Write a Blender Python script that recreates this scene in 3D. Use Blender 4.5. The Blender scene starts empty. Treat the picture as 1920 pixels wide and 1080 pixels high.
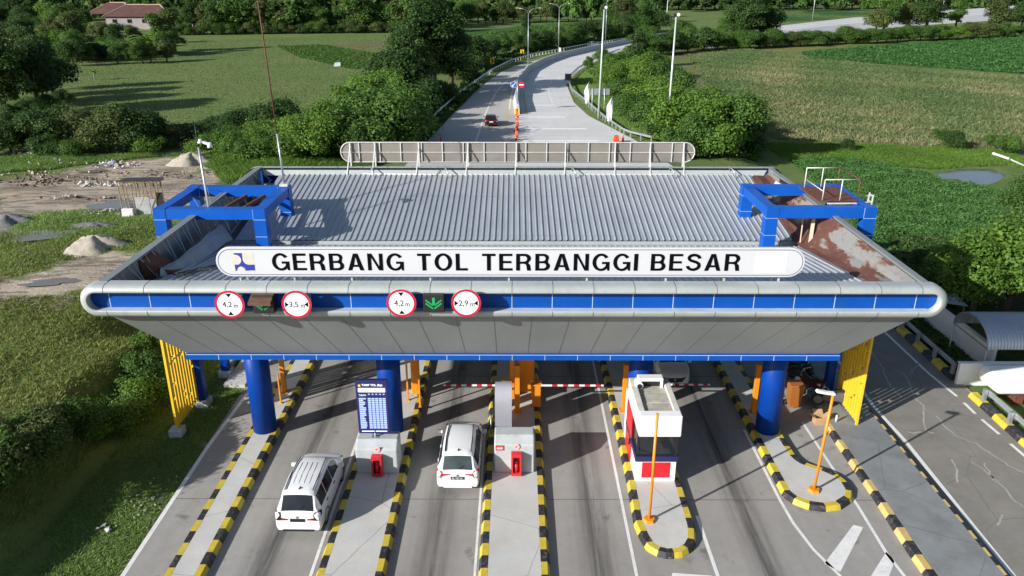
import bpy, bmesh, math, random
import numpy as np
from mathutils import Vector, Matrix
rnd = random.Random(7)
R = math.radians
PI = math.pi
scene = bpy.context.scene
COL = scene.collection

# ------------------------------------------------------------------ camera numbers (photo pixels 1920x1080)
F, CH, PITCH, YAW = 1470.0, 18.5, R(21.46), R(0.22)
_d = (-math.sin(YAW)*math.cos(PITCH), math.cos(YAW)*math.cos(PITCH), -math.sin(PITCH))
_r = (math.cos(YAW), math.sin(YAW), 0.0)
_u = (-math.sin(YAW)*math.sin(PITCH), math.cos(YAW)*math.sin(PITCH), math.cos(PITCH))
def ray(x, y):
    a, b = (x-960)/F, -(y-540)/F
    return tuple(_d[i]+a*_r[i]+b*_u[i] for i in range(3))
def gp(x, y, z=0.0):                       # pixel -> point on the plane at height z
    v = ray(x, y); t = (z-CH)/v[2]
    return Vector((v[0]*t, v[1]*t, z))
def py_(x, y, Y):                          # pixel -> point on the plane at distance Y
    v = ray(x, y); t = Y/v[1]
    return Vector((v[0]*t, Y, CH+v[2]*t))
def px_(x, y, X):
    v = ray(x, y); t = X/v[0]
    return Vector((X, v[1]*t, CH+v[2]*t))

# ------------------------------------------------------------------ materials
class NT:
    def __init__(s, name):
        s.m = bpy.data.materials.new(name); s.m.use_nodes = True
        s.t = s.m.node_tree; s.b = s.t.nodes['Principled BSDF']; s.o = s.t.nodes['Material Output']
    def n(s, typ, **kw):
        nd = s.t.nodes.new(typ)
        for k, v in kw.items():
            if k.startswith('i_'): nd.inputs[int(k[2:])].default_value = v
            else: setattr(nd, k, v)
        return nd
    def l(s, a, b): s.t.links.new(a, b)
    def pos(s, obj=False):
        return s.n('ShaderNodeTexCoord').outputs['Object'] if obj else s.n('ShaderNodeNewGeometry').outputs['Position']
    def noise(s, scale, detail=4, rough=.55, vec=None, stretch=None, out='Fac'):
        nd = s.n('ShaderNodeTexNoise'); nd.inputs['Scale'].default_value = scale
        nd.inputs['Detail'].default_value = detail; nd.inputs['Roughness'].default_value = rough
        v = vec if vec is not None else s.pos()
        if stretch:
            mp = s.n('ShaderNodeMapping'); mp.inputs['Scale'].default_value = stretch; s.l(v, mp.inputs['Vector']); v = mp.outputs[0]
        s.l(v, nd.inputs['Vector']); return nd.outputs[out]
    def ramp(s, fac, stops, interp='LINEAR'):
        r = s.n('ShaderNodeValToRGB'); cr = r.color_ramp; cr.interpolation = interp
        while len(cr.elements) < len(stops): cr.elements.new(.5)
        for e, (p, c) in zip(cr.elements, stops):
            e.position = p; e.color = (c[0], c[1], c[2], 1) if isinstance(c, (tuple, list)) else (c, c, c, 1)
        s.l(fac, r.inputs[0]); return r.outputs[0]
    def mix(s, fac, a, b, mode='MIX'):
        m = s.n('ShaderNodeMix'); m.data_type = 'RGBA'; m.blend_type = mode
        for v, i in ((fac, 0), (a, 6), (b, 7)):
            if hasattr(v, 'links') or hasattr(v, 'is_linked'): s.l(v, m.inputs[i])
            elif i == 0: m.inputs[0].default_value = v
            else: m.inputs[i].default_value = (v[0], v[1], v[2], 1)
        return m.outputs[2]
    def math(s, op, a, b=0.0, clamp=False):
        m = s.n('ShaderNodeMath'); m.operation = op; m.use_clamp = clamp
        for v, i in ((a, 0), (b, 1)):
            if hasattr(v, 'is_linked'): s.l(v, m.inputs[i])
            else: m.inputs[i].default_value = v
        return m.outputs[0]
    def bump(s, h, strength=.3, dist=.02):
        b = s.n('ShaderNodeBump'); b.inputs['Strength'].default_value = strength; b.inputs['Distance'].default_value = dist
        s.l(h, b.inputs['Height']); s.l(b.outputs[0], s.b.inputs['Normal'])
    def base(s, c):
        if hasattr(c, 'is_linked'): s.l(c, s.b.inputs['Base Color'])
        else: s.b.inputs['Base Color'].default_value = (c[0], c[1], c[2], 1)
MATS = {}
def paint(name, c, rough=.5, metal=0.0, var=.12, scale=1.5, coat=0.0, dirt=None, dirt_amt=.25, spec=.5, bump=0):
    if name in MATS: return MATS[name]
    t = NT(name)
    f = t.noise(scale, 5, .6)
    lo = tuple(max(0, v*(1-var)) for v in c); hi = tuple(min(1, v*(1+var)) for v in c)
    col = t.ramp(f, [(.3, lo), (.7, hi)])
    if dirt:
        g = t.noise(scale*2.3, 6, .7); k = t.ramp(g, [(.52, 0), (.72, dirt_amt)])
        col = t.mix(k, col, dirt)
    t.base(col)
    t.b.inputs['Roughness'].default_value = rough; t.b.inputs['Metallic'].default_value = metal
    t.b.inputs['Coat Weight'].default_value = coat; t.b.inputs['Coat Roughness'].default_value = .08
    t.b.inputs['Specular IOR Level'].default_value = spec
    if bump: t.bump(t.noise(scale*14, 4, .6), bump, .01)
    MATS[name] = t.m; return t.m

M_BLUEF = paint('blue frame cladding', (.003, .085, .43), .42, var=.10, scale=.7, dirt=(.02, .09, .28), dirt_amt=.35, spec=.25)
M_BLUE = paint('blue cladding', (.002, .066, .345), .42, var=.10, scale=.7, dirt=(.02, .08, .24), dirt_amt=.3, spec=.25)
M_BLUEDARK = paint('dark blue column paint', (.0015, .042, .27), .45, var=.1, scale=1.2, dirt=(.005, .03, .15), dirt_amt=.4, spec=.2)
M_SEAMG = paint('grey soffit joint', (.10, .105, .108), .7)
M_SEAMW = paint('pale joint sealant', (.42, .5, .58), .6)
M_SEAMD = paint('dark panel joint', (.085, .09, .092), .7)
M_WHITE = paint('white paint', (.78, .79, .80), .45, var=.04, dirt=(.5, .48, .44), dirt_amt=.2)
M_SIGNW = paint('white sign sheet', (.56, .58, .615), .45, var=.025, scale=.6)
M_BRIGHTW = paint('fresh white sticker', (.92, .92, .92), .5, var=.01)
M_BLACK = paint('black lettering', (.004, .004, .007), .8, spec=.03, var=.1)
M_BLK = paint('black plastic', (.015, .015, .017), .5, var=.2)
M_RED = paint('red paint', (.55, .02, .03), .4, var=.08)
M_REDRIM = paint('red sign rim', (.5, .015, .045), .35, var=.05)
M_ORANGE = paint('orange paint', (.72, .25, .012), .42, var=.08, dirt=(.4, .15, .03), dirt_amt=.25)
M_YELLOW = paint('yellow slat paint', (.78, .50, .03), .42, var=.07, dirt=(.45, .3, .05), dirt_amt=.2)
M_GALV = paint('galvanised steel', (.42, .45, .47), .42, .6, var=.12, scale=3, dirt=(.3, .25, .2), dirt_amt=.15)
M_STEELW = paint('weathered white steel', (.6, .61, .6), .5, .1, var=.1, scale=3, dirt=(.3, .14, .07), dirt_amt=.5)
M_RUST = paint('rusty steel', (.13, .045, .025), .8, .1, var=.35, scale=4, dirt=(.28, .12, .05), dirt_amt=.5)
M_POLEW = paint('pale green galvanised pole', (.5, .56, .54), .4, .3, var=.06, scale=.5)
M_TYRE = paint('tyre rubber', (.018, .018, .019), .8, var=.2)
M_RIM = paint('alloy rim', (.42, .43, .45), .3, .8, var=.05)
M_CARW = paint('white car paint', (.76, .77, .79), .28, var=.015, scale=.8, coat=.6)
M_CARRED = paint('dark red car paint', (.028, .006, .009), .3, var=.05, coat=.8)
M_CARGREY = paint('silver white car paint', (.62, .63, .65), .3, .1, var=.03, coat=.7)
M_REDLAMP = paint('red lamp lens', (.42, .008, .015), .5, var=.06, spec=.15)
M_DARKLAMP = paint('smoked lamp lens', (.03, .010, .014), .5, var=.1, spec=.12)
M_LAMPW = paint('clear lamp lens', (.45, .42, .43), .3, .0, var=.1, spec=.3)
M_BRONZE = paint('brown sheet', (.12, .06, .035), .7, var=.25, scale=4)
M_BOXBROWN = paint('cardboard', (.42, .26, .14), .85, var=.1)
M_BARK = paint('bark', (.09, .07, .05), .9, var=.3, scale=6)
M_BARKPALE = paint('pale bark', (.2, .18, .15), .9, var=.3, scale=6)
M_ROOFRED = paint('red brown roof tile', (.095, .042, .036), .8, var=.25, scale=.4)
M_ROOFDARK = paint('dark slate roof', (.05, .055, .065), .7, var=.2, scale=.4)
M_HOUSE = paint('pale house wall', (.30, .285, .28), .8, var=.12, scale=.3)
M_CREAM = paint('cream trim', (.55, .42, .3), .8, var=.1)
M_SAND = paint('pale sand', (.40, .36, .30), .95, var=.2, scale=2.5, dirt=(.24, .2, .16), dirt_amt=.6, bump=.6)
M_RUBBLE = paint('broken rubble', (.42, .37, .33), .9, var=.35, scale=1.2, dirt=(.6, .58, .56), dirt_amt=.7)
M_WOOD = paint('weathered bamboo', (.24, .18, .10), .8, var=.25, scale=5)
M_ZINC = paint('zinc sheet', (.4, .42, .44), .5, .4, var=.15, scale=2, dirt=(.25, .2, .16), dirt_amt=.4)
M_BARR = paint('concrete barrier', (.44, .46, .47), .85, var=.1, scale=.8, dirt=(.28, .28, .28), dirt_amt=.35, bump=.2)
M_BLOCK = paint('painted concrete block', (.42, .45, .46), .8, var=.1, scale=1.6, dirt=(.26, .25, .23), dirt_amt=.45, bump=.2)
M_SILVER = paint('silver grey hood', (.44, .44, .50), .4, .3, var=.05)
M_NAVY = paint('navy band', (.018, .02, .085), .4, var=.06)
M_BOOTHRED = paint('booth red', (.56, .012, .02), .35, var=.05)
M_BOOTHTOP = paint('stained booth roof', (.40, .38, .33), .8, var=.2, scale=1.8, dirt=(.16, .14, .11), dirt_amt=.55)
M_MARK = paint('worn road paint', (.72, .72, .71), .7, var=.08, scale=2.2, dirt=(.34, .31, .28), dirt_amt=.45)
M_MARKY = paint('worn yellow road paint', (.52, .40, .19), .8, var=.15, scale=2.2, dirt=(.3, .25, .2), dirt_amt=.5)
M_KERBY = paint('yellow kerb paint', (.56, .43, .035), .6, var=.12, scale=3, dirt=(.30, .27, .20), dirt_amt=.85)
M_KERBYW = paint('faded yellow kerb paint', (.58, .40, .14), .7, var=.16, scale=3, dirt=(.42, .34, .25), dirt_amt=.8)
M_KERBK = paint('black kerb paint', (.02, .02, .024), .6, var=.25, scale=3, dirt=(.17, .16, .155), dirt_amt=.75)
M_CEIL = paint('underside sheet', (.16, .165, .17), .8, var=.1)
M_SACK = paint('dark clutter', (.03, .03, .035), .8, var=.4, scale=5)
M_FLAG = paint('white flag cloth', (.72, .72, .76), .8, var=.05)
M_BOARDBACK = paint('sign back plywood', (.20, .185, .165), .8, var=.12, scale=.8, dirt=(.3, .18, .12), dirt_amt=.2)
M_BARREL = paint('vault sheet', (.42, .47, .56), .35, .5, var=.08, scale=1.2, dirt=(.3, .32, .36), dirt_amt=.3)

def m_glass(name, c=(.012, .014, .018), rough=.06):
    t = NT(name); t.base(t.ramp(t.noise(1.3, 3), [(.3, tuple(v*.7 for v in c)), (.7, tuple(v*1.4 for v in c))]))
    t.b.inputs['Roughness'].default_value = rough; t.b.inputs['Specular IOR Level'].default_value = .6
    return t.m
M_GLASS = m_glass('dark tinted glass')
M_GLASSG = m_glass('greenish rear glass', (.05, .065, .065), .08)

def m_emit(name, c, e):
    t = NT(name); t.base(c); t.b.inputs['Emission Color'].default_value = (*c, 1); t.b.inputs['Emission Strength'].default_value = e
    t.b.inputs['Roughness'].default_value = .4
    return t.m
M_LEDNAVY = m_emit('lit navy display', (.012, .015, .085), .5)
M_LEDPALE = m_emit('lit pale display cells', (.32, .42, .8), .35)
M_LEDWHITE = m_emit('lit white display', (.8, .85, .95), .5)
M_LEDGREEN = m_emit('lit green signal', (.01, .34, .10), .22)

def m_concrete():
    t = NT('worn concrete road')
    geo = t.pos(); sep = t.n('ShaderNodeSeparateXYZ'); t.l(geo, sep.inputs[0])
    big = t.noise(.11, 5, .6); fine = t.noise(2.2, 7, .75); grit = t.noise(28, 3, .6)
    c = t.ramp(big, [(.25, (.25, .235, .215)), (.5, (.32, .305, .285)), (.75, (.37, .36, .345))])
    c = t.mix(t.ramp(fine, [(.35, .0), (.75, .35)]), c, (.17, .16, .148))
    c = t.mix(t.ramp(grit, [(.45, 0), (.8, .3)]), c, (.4, .38, .35))
    # tyre and oil film down the middle of every lane
    lane = t.math('PINGPONG', t.math('ADD', sep.outputs[0], 8.5+5.7*8), 2.85)
    streak = t.noise(1.0, 6, .7, stretch=(2.6, .10, 1))
    band = t.math('SUBTRACT', 1.0, t.math('DIVIDE', lane, .8), True)
    near = t.math('SUBTRACT', 1.0, t.math('DIVIDE', t.math('SUBTRACT', sep.outputs[1], 45), 60), True)
    inx = t.math('MULTIPLY', t.math('LESS_THAN', sep.outputs[0], 10.2), t.math('GREATER_THAN', sep.outputs[0], -10.4))
    k = t.math('MULTIPLY', t.math('MULTIPLY', band, near), t.ramp(streak, [(.30, 0), (.58, 1)]))
    k = t.math('MULTIPLY', t.math('MULTIPLY', k, inx), .95)
    c = t.mix(k, c, (.055, .05, .046))
    wide = t.ramp(t.noise(.6, 5, .6, stretch=(1.5, .12, 1)), [(.46, 0), (.74, .28)])
    c = t.mix(t.math('MULTIPLY', wide, near), c, (.13, .122, .112))
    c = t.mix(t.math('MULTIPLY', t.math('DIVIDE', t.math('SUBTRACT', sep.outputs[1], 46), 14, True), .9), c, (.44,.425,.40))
    # blotches of spilled oil
    bl = t.ramp(t.noise(.85, 6, .62), [(.61, 0), (.70, .6)])
    c = t.mix(t.math('MULTIPLY', bl, near), c, (.08, .07, .058))
    # slab joints across the road every 5 m
    jy = t.math('PINGPONG', t.math('ADD', sep.outputs[1], 45.04), 5.0)
    jl = t.math('LESS_THAN', jy, .022)
    c = t.mix(t.math('MULTIPLY', jl, .65), c, (.05, .046, .042))
    t.base(c); t.b.inputs['Roughness'].default_value = .86
    t.bump(t.noise(40, 3, .6), .25, .006)
    return t.m
M_ROAD = m_concrete()

def m_slab(name, a, b, stain, pale):
    t = NT(name)
    c = t.ramp(t.noise(.8, 5, .6), [(.3, a), (.7, b)])
    c = t.mix(t.ramp(t.noise(1.7, 7, .7), [(.5, 0), (.72, .55)]), c, stain)
    c = t.mix(t.ramp(t.noise(.5, 4, .6), [(.5, 0), (.7, .5)]), c, pale)
    c = t.mix(t.ramp(t.noise(16, 4, .7), [(.55, 0), (.8, .3)]), c, (.12, .11, .1))
    v = t.n('ShaderNodeTexVoronoi'); v.feature = 'DISTANCE_TO_EDGE'; v.inputs['Scale'].default_value = .33
    w = t.mix(.12, t.pos(), t.noise(1.2, 5, .7, out='Color')); t.l(w, v.inputs['Vector'])
    crack = t.math('LESS_THAN', v.outputs['Distance'], .004)
    c = t.mix(t.math('MULTIPLY', crack, .45), c, (.1, .09, .08))
    t.base(c); t.b.inputs['Roughness'].default_value = .85; t.bump(t.noise(22, 4, .6), .25, .008)
    return t.m
M_SLAB = m_slab('island concrete', (.46, .455, .425), (.56, .55, .525), (.50, .41, .33), (.46, .52, .545))
M_WALK = m_slab('walkway concrete', (.17, .185, .195), (.24, .255, .26), (.15, .14, .09), (.27, .29, .31))
M_OUTER = m_slab('outer road concrete', (.19, .178, .155), (.25, .235, .205), (.17, .15, .12), (.22, .21, .195))

def m_roofsheet(name, a, b):
    t = NT(name)
    c = t.ramp(t.noise(.35, 5, .6), [(.3, a), (.7, b)])
    c = t.mix(t.ramp(t.noise(1.0, 6, .7, stretch=(3, .25, 1)), [(.48, 0), (.72, .5)]), c, (.30, .29, .275))
    c = t.mix(t.ramp(t.noise(.5, 6, .7), [(.55, 0), (.75, .45)]), c, (.50,.53,.56))
    sx = t.n('ShaderNodeSeparateXYZ'); t.l(t.pos(), sx.inputs[0]); c = t.mix(t.math('MULTIPLY', t.math('LESS_THAN', t.math('PINGPONG', t.math('ADD', sx.outputs[1], .9), 2.3), .018), .6), c, (.2,.21,.22))
    t.base(c); t.b.inputs['Roughness'].default_value = .42; t.b.inputs['Metallic'].default_value = .35
    return t.m
M_ROOF = m_roofsheet('zincalume roof sheet', (.40, .43, .47), (.48, .51, .55))
def m_clad():
    t = NT('grey aluminium cladding')
    c = t.ramp(t.noise(.45, 5, .6), [(.3, (.205, .225, .232)), (.7, (.25, .268, .272))])
    c = t.mix(t.ramp(t.noise(1.2, 6, .7, stretch=(2.4, 2.4, .35)), [(.5, 0), (.8, .35)]), c, (.18, .18, .175))
    t.base(c); t.b.inputs['Roughness'].default_value = .5; t.b.inputs['Metallic'].default_value = .15
    return t.m
M_CLAD = m_clad()
def m_cladring():
    t = NT('pale aluminium bullnose')
    c = t.ramp(t.noise(.6, 5, .6), [(.3, (.34, .375, .375)), (.7, (.41, .44, .435))])
    c = t.mix(t.ramp(t.noise(1.8, 6, .7), [(.52, 0), (.8, .4)]), c, (.30, .30, .275))
    c = t.mix(t.ramp(t.noise(1.6, 6, .7, stretch=(2.5, 2.5, .25)), [(.5, 0), (.75, .4)]), c, (.25,.26,.25))
    t.base(c); t.b.inputs['Roughness'].default_value = .45; t.b.inputs['Metallic'].default_value = .1
    return t.m
M_RING = m_cladring()
def m_rustpatch():
    t = NT('rust stained sheet'); sep = t.n('ShaderNodeSeparateXYZ'); t.l(t.pos(), sep.inputs[0])
    f = t.noise(1.0, 7, .62, stretch=(1.6, .42, .9)); up = t.math('MULTIPLY', t.math('SUBTRACT', 13.86, sep.outputs[0]), .17)
    f = t.math('ADD', f, up); f = t.math('ADD', f, t.math('MULTIPLY', t.math('SUBTRACT', t.noise(7, 4, .7, stretch=(.6,2.2,.6)), .5), .10))
    c = t.ramp(f, [(.44, (.22, .22, .215)), (.472, (.19, .15, .12)), (.49, (.115, .045, .03)), (.66, (.085, .032, .025))])
    c = t.mix(t.ramp(t.noise(4, 6, .7), [(.5, 0), (.75, .5)]), c, (.19, .10, .065))
    t.base(c); t.b.inputs['Roughness'].default_value = .75
    return t.m
M_RUSTP = m_rustpatch()

def m_leaf(name, dark, mid, light, trans=.34):
    t = NT(name)
    oi = t.n('ShaderNodeObjectInfo')
    at = t.n('ShaderNodeAttribute'); at.attribute_name = 'leafv'
    f = t.math('ADD', t.math('MULTIPLY', at.outputs['Fac'], .75), t.math('MULTIPLY', oi.outputs['Random'], .25))
    c = t.ramp(f, [(.1, dark), (.5, mid), (.95, light)])
    t.base(c); t.b.inputs['Roughness'].default_value = .6; t.b.inputs['Specular IOR Level'].default_value = .25
    tr = t.n('ShaderNodeBsdfTranslucent'); t.l(t.mix(.5, c, light), tr.inputs['Color'])
    ms = t.n('ShaderNodeMixShader'); ms.inputs[0].default_value = trans
    t.l(t.b.outputs[0], ms.inputs[1]); t.l(tr.outputs[0], ms.inputs[2]); t.l(ms.outputs[0], t.o.inputs['Surface'])
    return t.m
L_DARK = m_leaf('deep green leaves', (0.021, 0.051, 0.013), (0.048, 0.099, 0.024), (0.093, 0.162, 0.039))
L_MID = m_leaf('mid green leaves', (0.031, 0.074, 0.015), (0.070, 0.146, 0.028), (0.137, 0.236, 0.048))
L_LIGHT = m_leaf('bright green leaves', (0.047, 0.103, 0.016), (0.104, 0.199, 0.029), (0.182, 0.298, 0.047))
L_OLIVE = m_leaf('olive green leaves', (0.042, 0.070, 0.020), (0.092, 0.129, 0.036), (0.168, 0.203, 0.062))
L_BLUE = m_leaf('cassava leaves', (0.030, 0.090, 0.023), (0.067, 0.172, 0.041), (0.127, 0.247, 0.069))
L_GRASS = m_leaf('grass blades', (0.090, 0.168, 0.037), (0.175, 0.289, 0.062), (0.281, 0.387, 0.112), .3)
L_BANK = m_leaf('bank grass blades', (.115, .140, .034), (.200, .232, .054), (.29, .305, .105), .3)
L_MEADOW = m_leaf('meadow blades', (0.089, 0.142, 0.047), (0.131, 0.187, 0.065), (0.200, 0.232, 0.105), .25)
L_DRY = m_leaf('dry stalks', (.075, .14, .045), (.16, .195, .075), (.38, .31, .185), .2)

def m_ground():
    t = NT('grass and soil ground')
    def A(n):
        a = t.n('ShaderNodeAttribute'); a.attribute_name = n; return a.outputs['Fac']
    n1 = t.noise(.045, 6, .6); n2 = t.noise(.5, 6, .65); n3 = t.noise(3.2, 6, .7)
    g = t.ramp(n1, [(.3, (.108, .168, .050)), (.5, (.138, .192, .060)), (.7, (.178, .205, .080))])
    g = t.mix(t.ramp(n2, [(.42, 0), (.7, .55)]), g, (.085, .130, .036))
    g = t.mix(t.ramp(n3, [(.5, 0), (.75, .35)]), g, (.15, .155, .06))
    ad = t.math('ADD', t.math('MULTIPLY', t.math('SUBTRACT', n2, .5), 1.1), t.math('MULTIPLY', t.math('SUBTRACT', t.noise(.13, 4, .5), .5), .9))
    def mask(n, w=.10):
        v = t.math('ADD', A(n), ad); r = t.ramp(v, [(.5-w, 0), (.5+w, 1)]); return r
    soil = t.ramp(t.noise(.22, 6, .6), [(.32, (.24, .20, .155)), (.45, (.40, .33, .255)), (.6, (.50, .43, .345)), (.75, (.44, .29, .19))])
    tr = t.ramp(t.noise(.9, 6, .7, stretch=(.5, 1.9, 1)), [(.49, 0), (.57, .85)])
    soil = t.mix(tr, soil, (.17, .14, .11))
    soil = t.mix(t.ramp(n3, [(.55, 0), (.8, .4)]), soil, (.5, .46, .40))
    dry = t.mix(t.ramp(t.noise(.9, 6, .7), [(.4, 0), (.65, .8)]), (.20, .165, .09), (.088, .115, .036))
    crop = t.mix(t.ramp(t.noise(.8, 5, .7), [(.4, 0), (.7, .8)]), (.045, .12, .03), (.028, .075, .022))
    yel = t.mix(t.ramp(t.noise(.5, 5, .7), [(.4, 0), (.7, .8)]), (.20, .20, .06), (.12, .15, .04))
    under = (.035, .045, .018)  # dark ground tone, tree shade painted into the colour
    c = t.mix(mask('crop', .06), g, crop)
    c = t.mix(mask('yellow', .08), c, yel)
    c = t.mix(mask('dry', .08), c, dry)
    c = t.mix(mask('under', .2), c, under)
    c = t.mix(mask('soil', .07), c, soil)
    t.base(c); t.b.inputs['Roughness'].default_value = .95; t.b.inputs['Specular IOR Level'].default_value = .1
    t.bump(t.noise(4.5, 6, .75), .9, .12)
    return t.m
M_GROUND = m_ground()
def m_water(name, c, rough):
    t = NT(name); t.base(t.ramp(t.noise(.5, 4), [(.3, tuple(v*.8 for v in c)), (.7, c)])); t.b.inputs['Roughness'].default_value = rough
    t.bump(t.noise(3, 3), .06, .02); return t.m
M_WATER = m_water('muddy pond water', (.10, .10, .11), .08)
M_PUDDLE = m_water('muddy puddle', (.20, .185, .165), .12)

# ------------------------------------------------------------------ mesh builder
class MB:
    def __init__(s): s.v = []; s.f = []; s.mi = []; s.sm = []
    def add(s, vs, fs, m=0, smooth=False):
        o = len(s.v); s.v += [tuple(v) for v in vs]
        for f in fs: s.f.append(tuple(i+o for i in f)); s.mi.append(m); s.sm.append(smooth)
        return s
    def box(s, x0, x1, y0, y1, z0, z1, m=0):
        vs = [(x0,y0,z0),(x1,y0,z0),(x1,y1,z0),(x0,y1,z0),(x0,y0,z1),(x1,y0,z1),(x1,y1,z1),(x0,y1,z1)]
        return s.add(vs, [(0,3,2,1),(4,5,6,7),(0,1,5,4),(1,2,6,5),(2,3,7,6),(3,0,4,7)], m)
    def quad(s, a, b, c, d, m=0): return s.add([a,b,c,d], [(0,1,2,3)], m)
    def bar(s, a, b, w, h=None, m=0, up=(0,0,1)):        # rectangular bar from a to b
        a, b = Vector(a), Vector(b); h = h or w; d = (b-a).normalized(); u = Vector(up)
        if abs(d.dot(u)) > .98: u = Vector((0,1,0))
        sx = d.cross(u).normalized(); sz = sx.cross(d)
        vs = [p+sx*(i*w/2)+sz*(j*h/2) for p in (a,b) for i,j in ((-1,-1),(1,-1),(1,1),(-1,1))]
        return s.add(vs, [(3,2,1,0),(4,5,6,7),(0,1,5,4),(1,2,6,5),(2,3,7,6),(3,0,4,7)], m)
    def tube(s, pts, r, n=8, m=0, caps=True):            # round tube; r number or list
        pts = [Vector(p) for p in pts]; rr = r if isinstance(r, (list, tuple)) else [r]*len(pts)
        vs = []; prev = None
        for i, p in enumerate(pts):
            d = (pts[min(i+1, len(pts)-1)]-pts[max(i-1, 0)]).normalized()
            u = Vector((0,0,1)) if abs(d.z) < .95 else Vector((0,1,0))
            if prev is not None and prev.cross(d).length > .1: u = prev
            sx = d.cross(u).normalized(); sz = sx.cross(d); prev = u
            for k in range(n):
                a = 2*PI*k/n; vs.append(p+sx*math.cos(a)*rr[i]+sz*math.sin(a)*rr[i])
        fs = []
        for i in range(len(pts)-1):
            for k in range(n):
                k2 = (k+1) % n; fs.append((i*n+k, i*n+k2, (i+1)*n+k2, (i+1)*n+k))
        s.add(vs, fs, m, True)
        if caps:
            o = len(s.v)-len(vs)
            s.f.append(tuple(o+k for k in reversed(range(n)))); s.mi.append(m); s.sm.append(False)
            s.f.append(tuple(o+(len(pts)-1)*n+k for k in range(n))); s.mi.append(m); s.sm.append(False)
        return s
    def prism(s, poly, axis, a, b, m=0):                 # polygon in the other two axes, extruded along axis
        def P(u, v, w): return {'x': (w,u,v), 'y': (u,w,v), 'z': (u,v,w)}[axis]
        n = len(poly); vs = [P(u,v,a) for u,v in poly]+[P(u,v,b) for u,v in poly]
        fs = [tuple(range(n)), tuple(range(2*n-1, n-1, -1))]+[(i,(i+1)%n,(i+1)%n+n,i+n)[::-1] for i in range(n)]
        return s.add(vs, fs, m)
    def grid(s, rows, m=0, smooth=True, closed=False):
        n = len(rows[0]); vs = [p for r in rows for p in r]; fs = []
        for i in range(len(rows)-1):
            for k in range(n if closed else n-1):
                k2 = (k+1) % n; fs.append((i*n+k, i*n+k2, (i+1)*n+k2, (i+1)*n+k))
        return s.add(vs, fs, m, smooth)
    def build(s, name, mats, parent=None, bevel=0, recalc=True, loc=None, world=True):
        me = bpy.data.meshes.new(name)
        if parent is not None and world:                  # built in place: move into the parent's space
            w = wloc(parent); s.v = [(x-w.x, y-w.y, z-w.z) for x, y, z in s.v]
        me.from_pydata(s.v, [], s.f)
        for m in (mats if isinstance(mats, (list, tuple)) else [mats]): me.materials.append(m)
        me.polygons.foreach_set('material_index', s.mi); me.polygons.foreach_set('use_smooth', s.sm)
        if recalc:
            bm = bmesh.new(); bm.from_mesh(me); bmesh.ops.recalc_face_normals(bm, faces=bm.faces); bm.to_mesh(me); bm.free()
        me.update()
        o = bpy.data.objects.new(name, me); COL.objects.link(o)
        if parent is not None: o.parent = parent
        if loc is not None: o.location = loc
        if bevel:
            b = o.modifiers.new('edge', 'BEVEL'); b.width = bevel; b.segments = 2; b.limit_method = 'ANGLE'; b.angle_limit = R(40)
        return o
def _arc(cx, cy, rx, ry, a0, a1, n=10):
    return [(cx+rx*math.cos(R(a0+(a1-a0)*i/n)), cy+ry*math.sin(R(a0+(a1-a0)*i/n))) for i in range(n+1)]
def _stroke(pts, h):
    L, Q = [], []
    for i, p in enumerate(pts):
        a, c = pts[max(i-1, 0)], pts[min(i+1, len(pts)-1)]; d = math.hypot(c[0]-a[0], c[1]-a[1]); nx, ny = -(c[1]-a[1])/d, (c[0]-a[0])/d
        L.append((p[0]+nx*h, p[1]+ny*h)); Q.append((p[0]-nx*h, p[1]-ny*h))
    return L+Q[::-1]
_S = [(.605,.70),(.585,.785),(.52,.865),(.42,.912),(.32,.918),(.22,.89),(.145,.825),(.125,.74),(.155,.655),(.235,.595),(.35,.555),(.47,.505),(.565,.43),(.595,.33),(.575,.225),(.495,.135),(.385,.088),(.27,.09),(.165,.14),(.10,.22),(.085,.315)]
GLYPH = {
 'I': (.22, [[(0,0),(.22,0),(.22,1),(0,1)]]),
 'L': (.57, [[(0,0),(.57,0),(.57,.175),(.215,.175),(.215,1),(0,1)]]),
 'T': (.64, [[(.212,0),(.428,0),(.428,.825),(.64,.825),(.64,1),(0,1),(0,.825),(.212,.825)]]),
 'E': (.64, [[(0,0),(.64,0),(.64,.175),(.215,.175),(.215,.42),(.59,.42),(.59,.59),(.215,.59),(.215,.825),(.63,.825),(.63,1),(0,1)]]),
 'N': (.72, [[(0,0),(.205,0),(.205,.67),(.50,0),(.72,0),(.72,1),(.515,1),(.515,.33),(.22,1),(0,1)]]),
 'A': (.78, [[(0,0),(.215,0),(.28,.2),(.50,.2),(.565,0),(.78,0),(.505,1),(.275,1)], [(.33,.36),(.39,.70),(.45,.36)][::1]]),
 'O': (.82, [_arc(.41,.5,.41,.52,0,360,36)[:-1], _arc(.41,.5,.195,.345,0,360,30)[:-1]]),
 'B': (.70, [[(0,0)]+_arc(.415,.285,.285,.285,-90,48,10)+_arc(.39,.755,.26,.245,-28,90,8)+[(0,1)], [(.215,.17)]+_arc(.38,.295,.11,.125,-90,90,8)+[(.215,.42)], [(.215,.58)]+_arc(.36,.707,.105,.123,-90,90,8)+[(.215,.83)]]),
 'R': (.74, [[(0,0),(.215,0),(.215,.39),(.36,.39),(.445,.35),(.47,.24),(.485,.08),(.51,0),(.74,0),(.70,.07),(.69,.22),(.665,.36),(.585,.455)]+_arc(.42,.72,.285,.28,-46,90,9)+[(0,1)], [(.215,.555)]+_arc(.375,.69,.12,.135,-90,90,8)+[(.215,.825)]]),
 'S': (.69, [_stroke(_S, .098)]),
 'G': (.81, [_arc(.41,.5,.41,.52,33,302,24)+[(.665,.105),(.685,0),(.81,0),(.81,.545),(.43,.545),(.43,.38),(.605,.38),(.585,.27)]+_arc(.41,.5,.20,.345,312,33,20)])}
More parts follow.
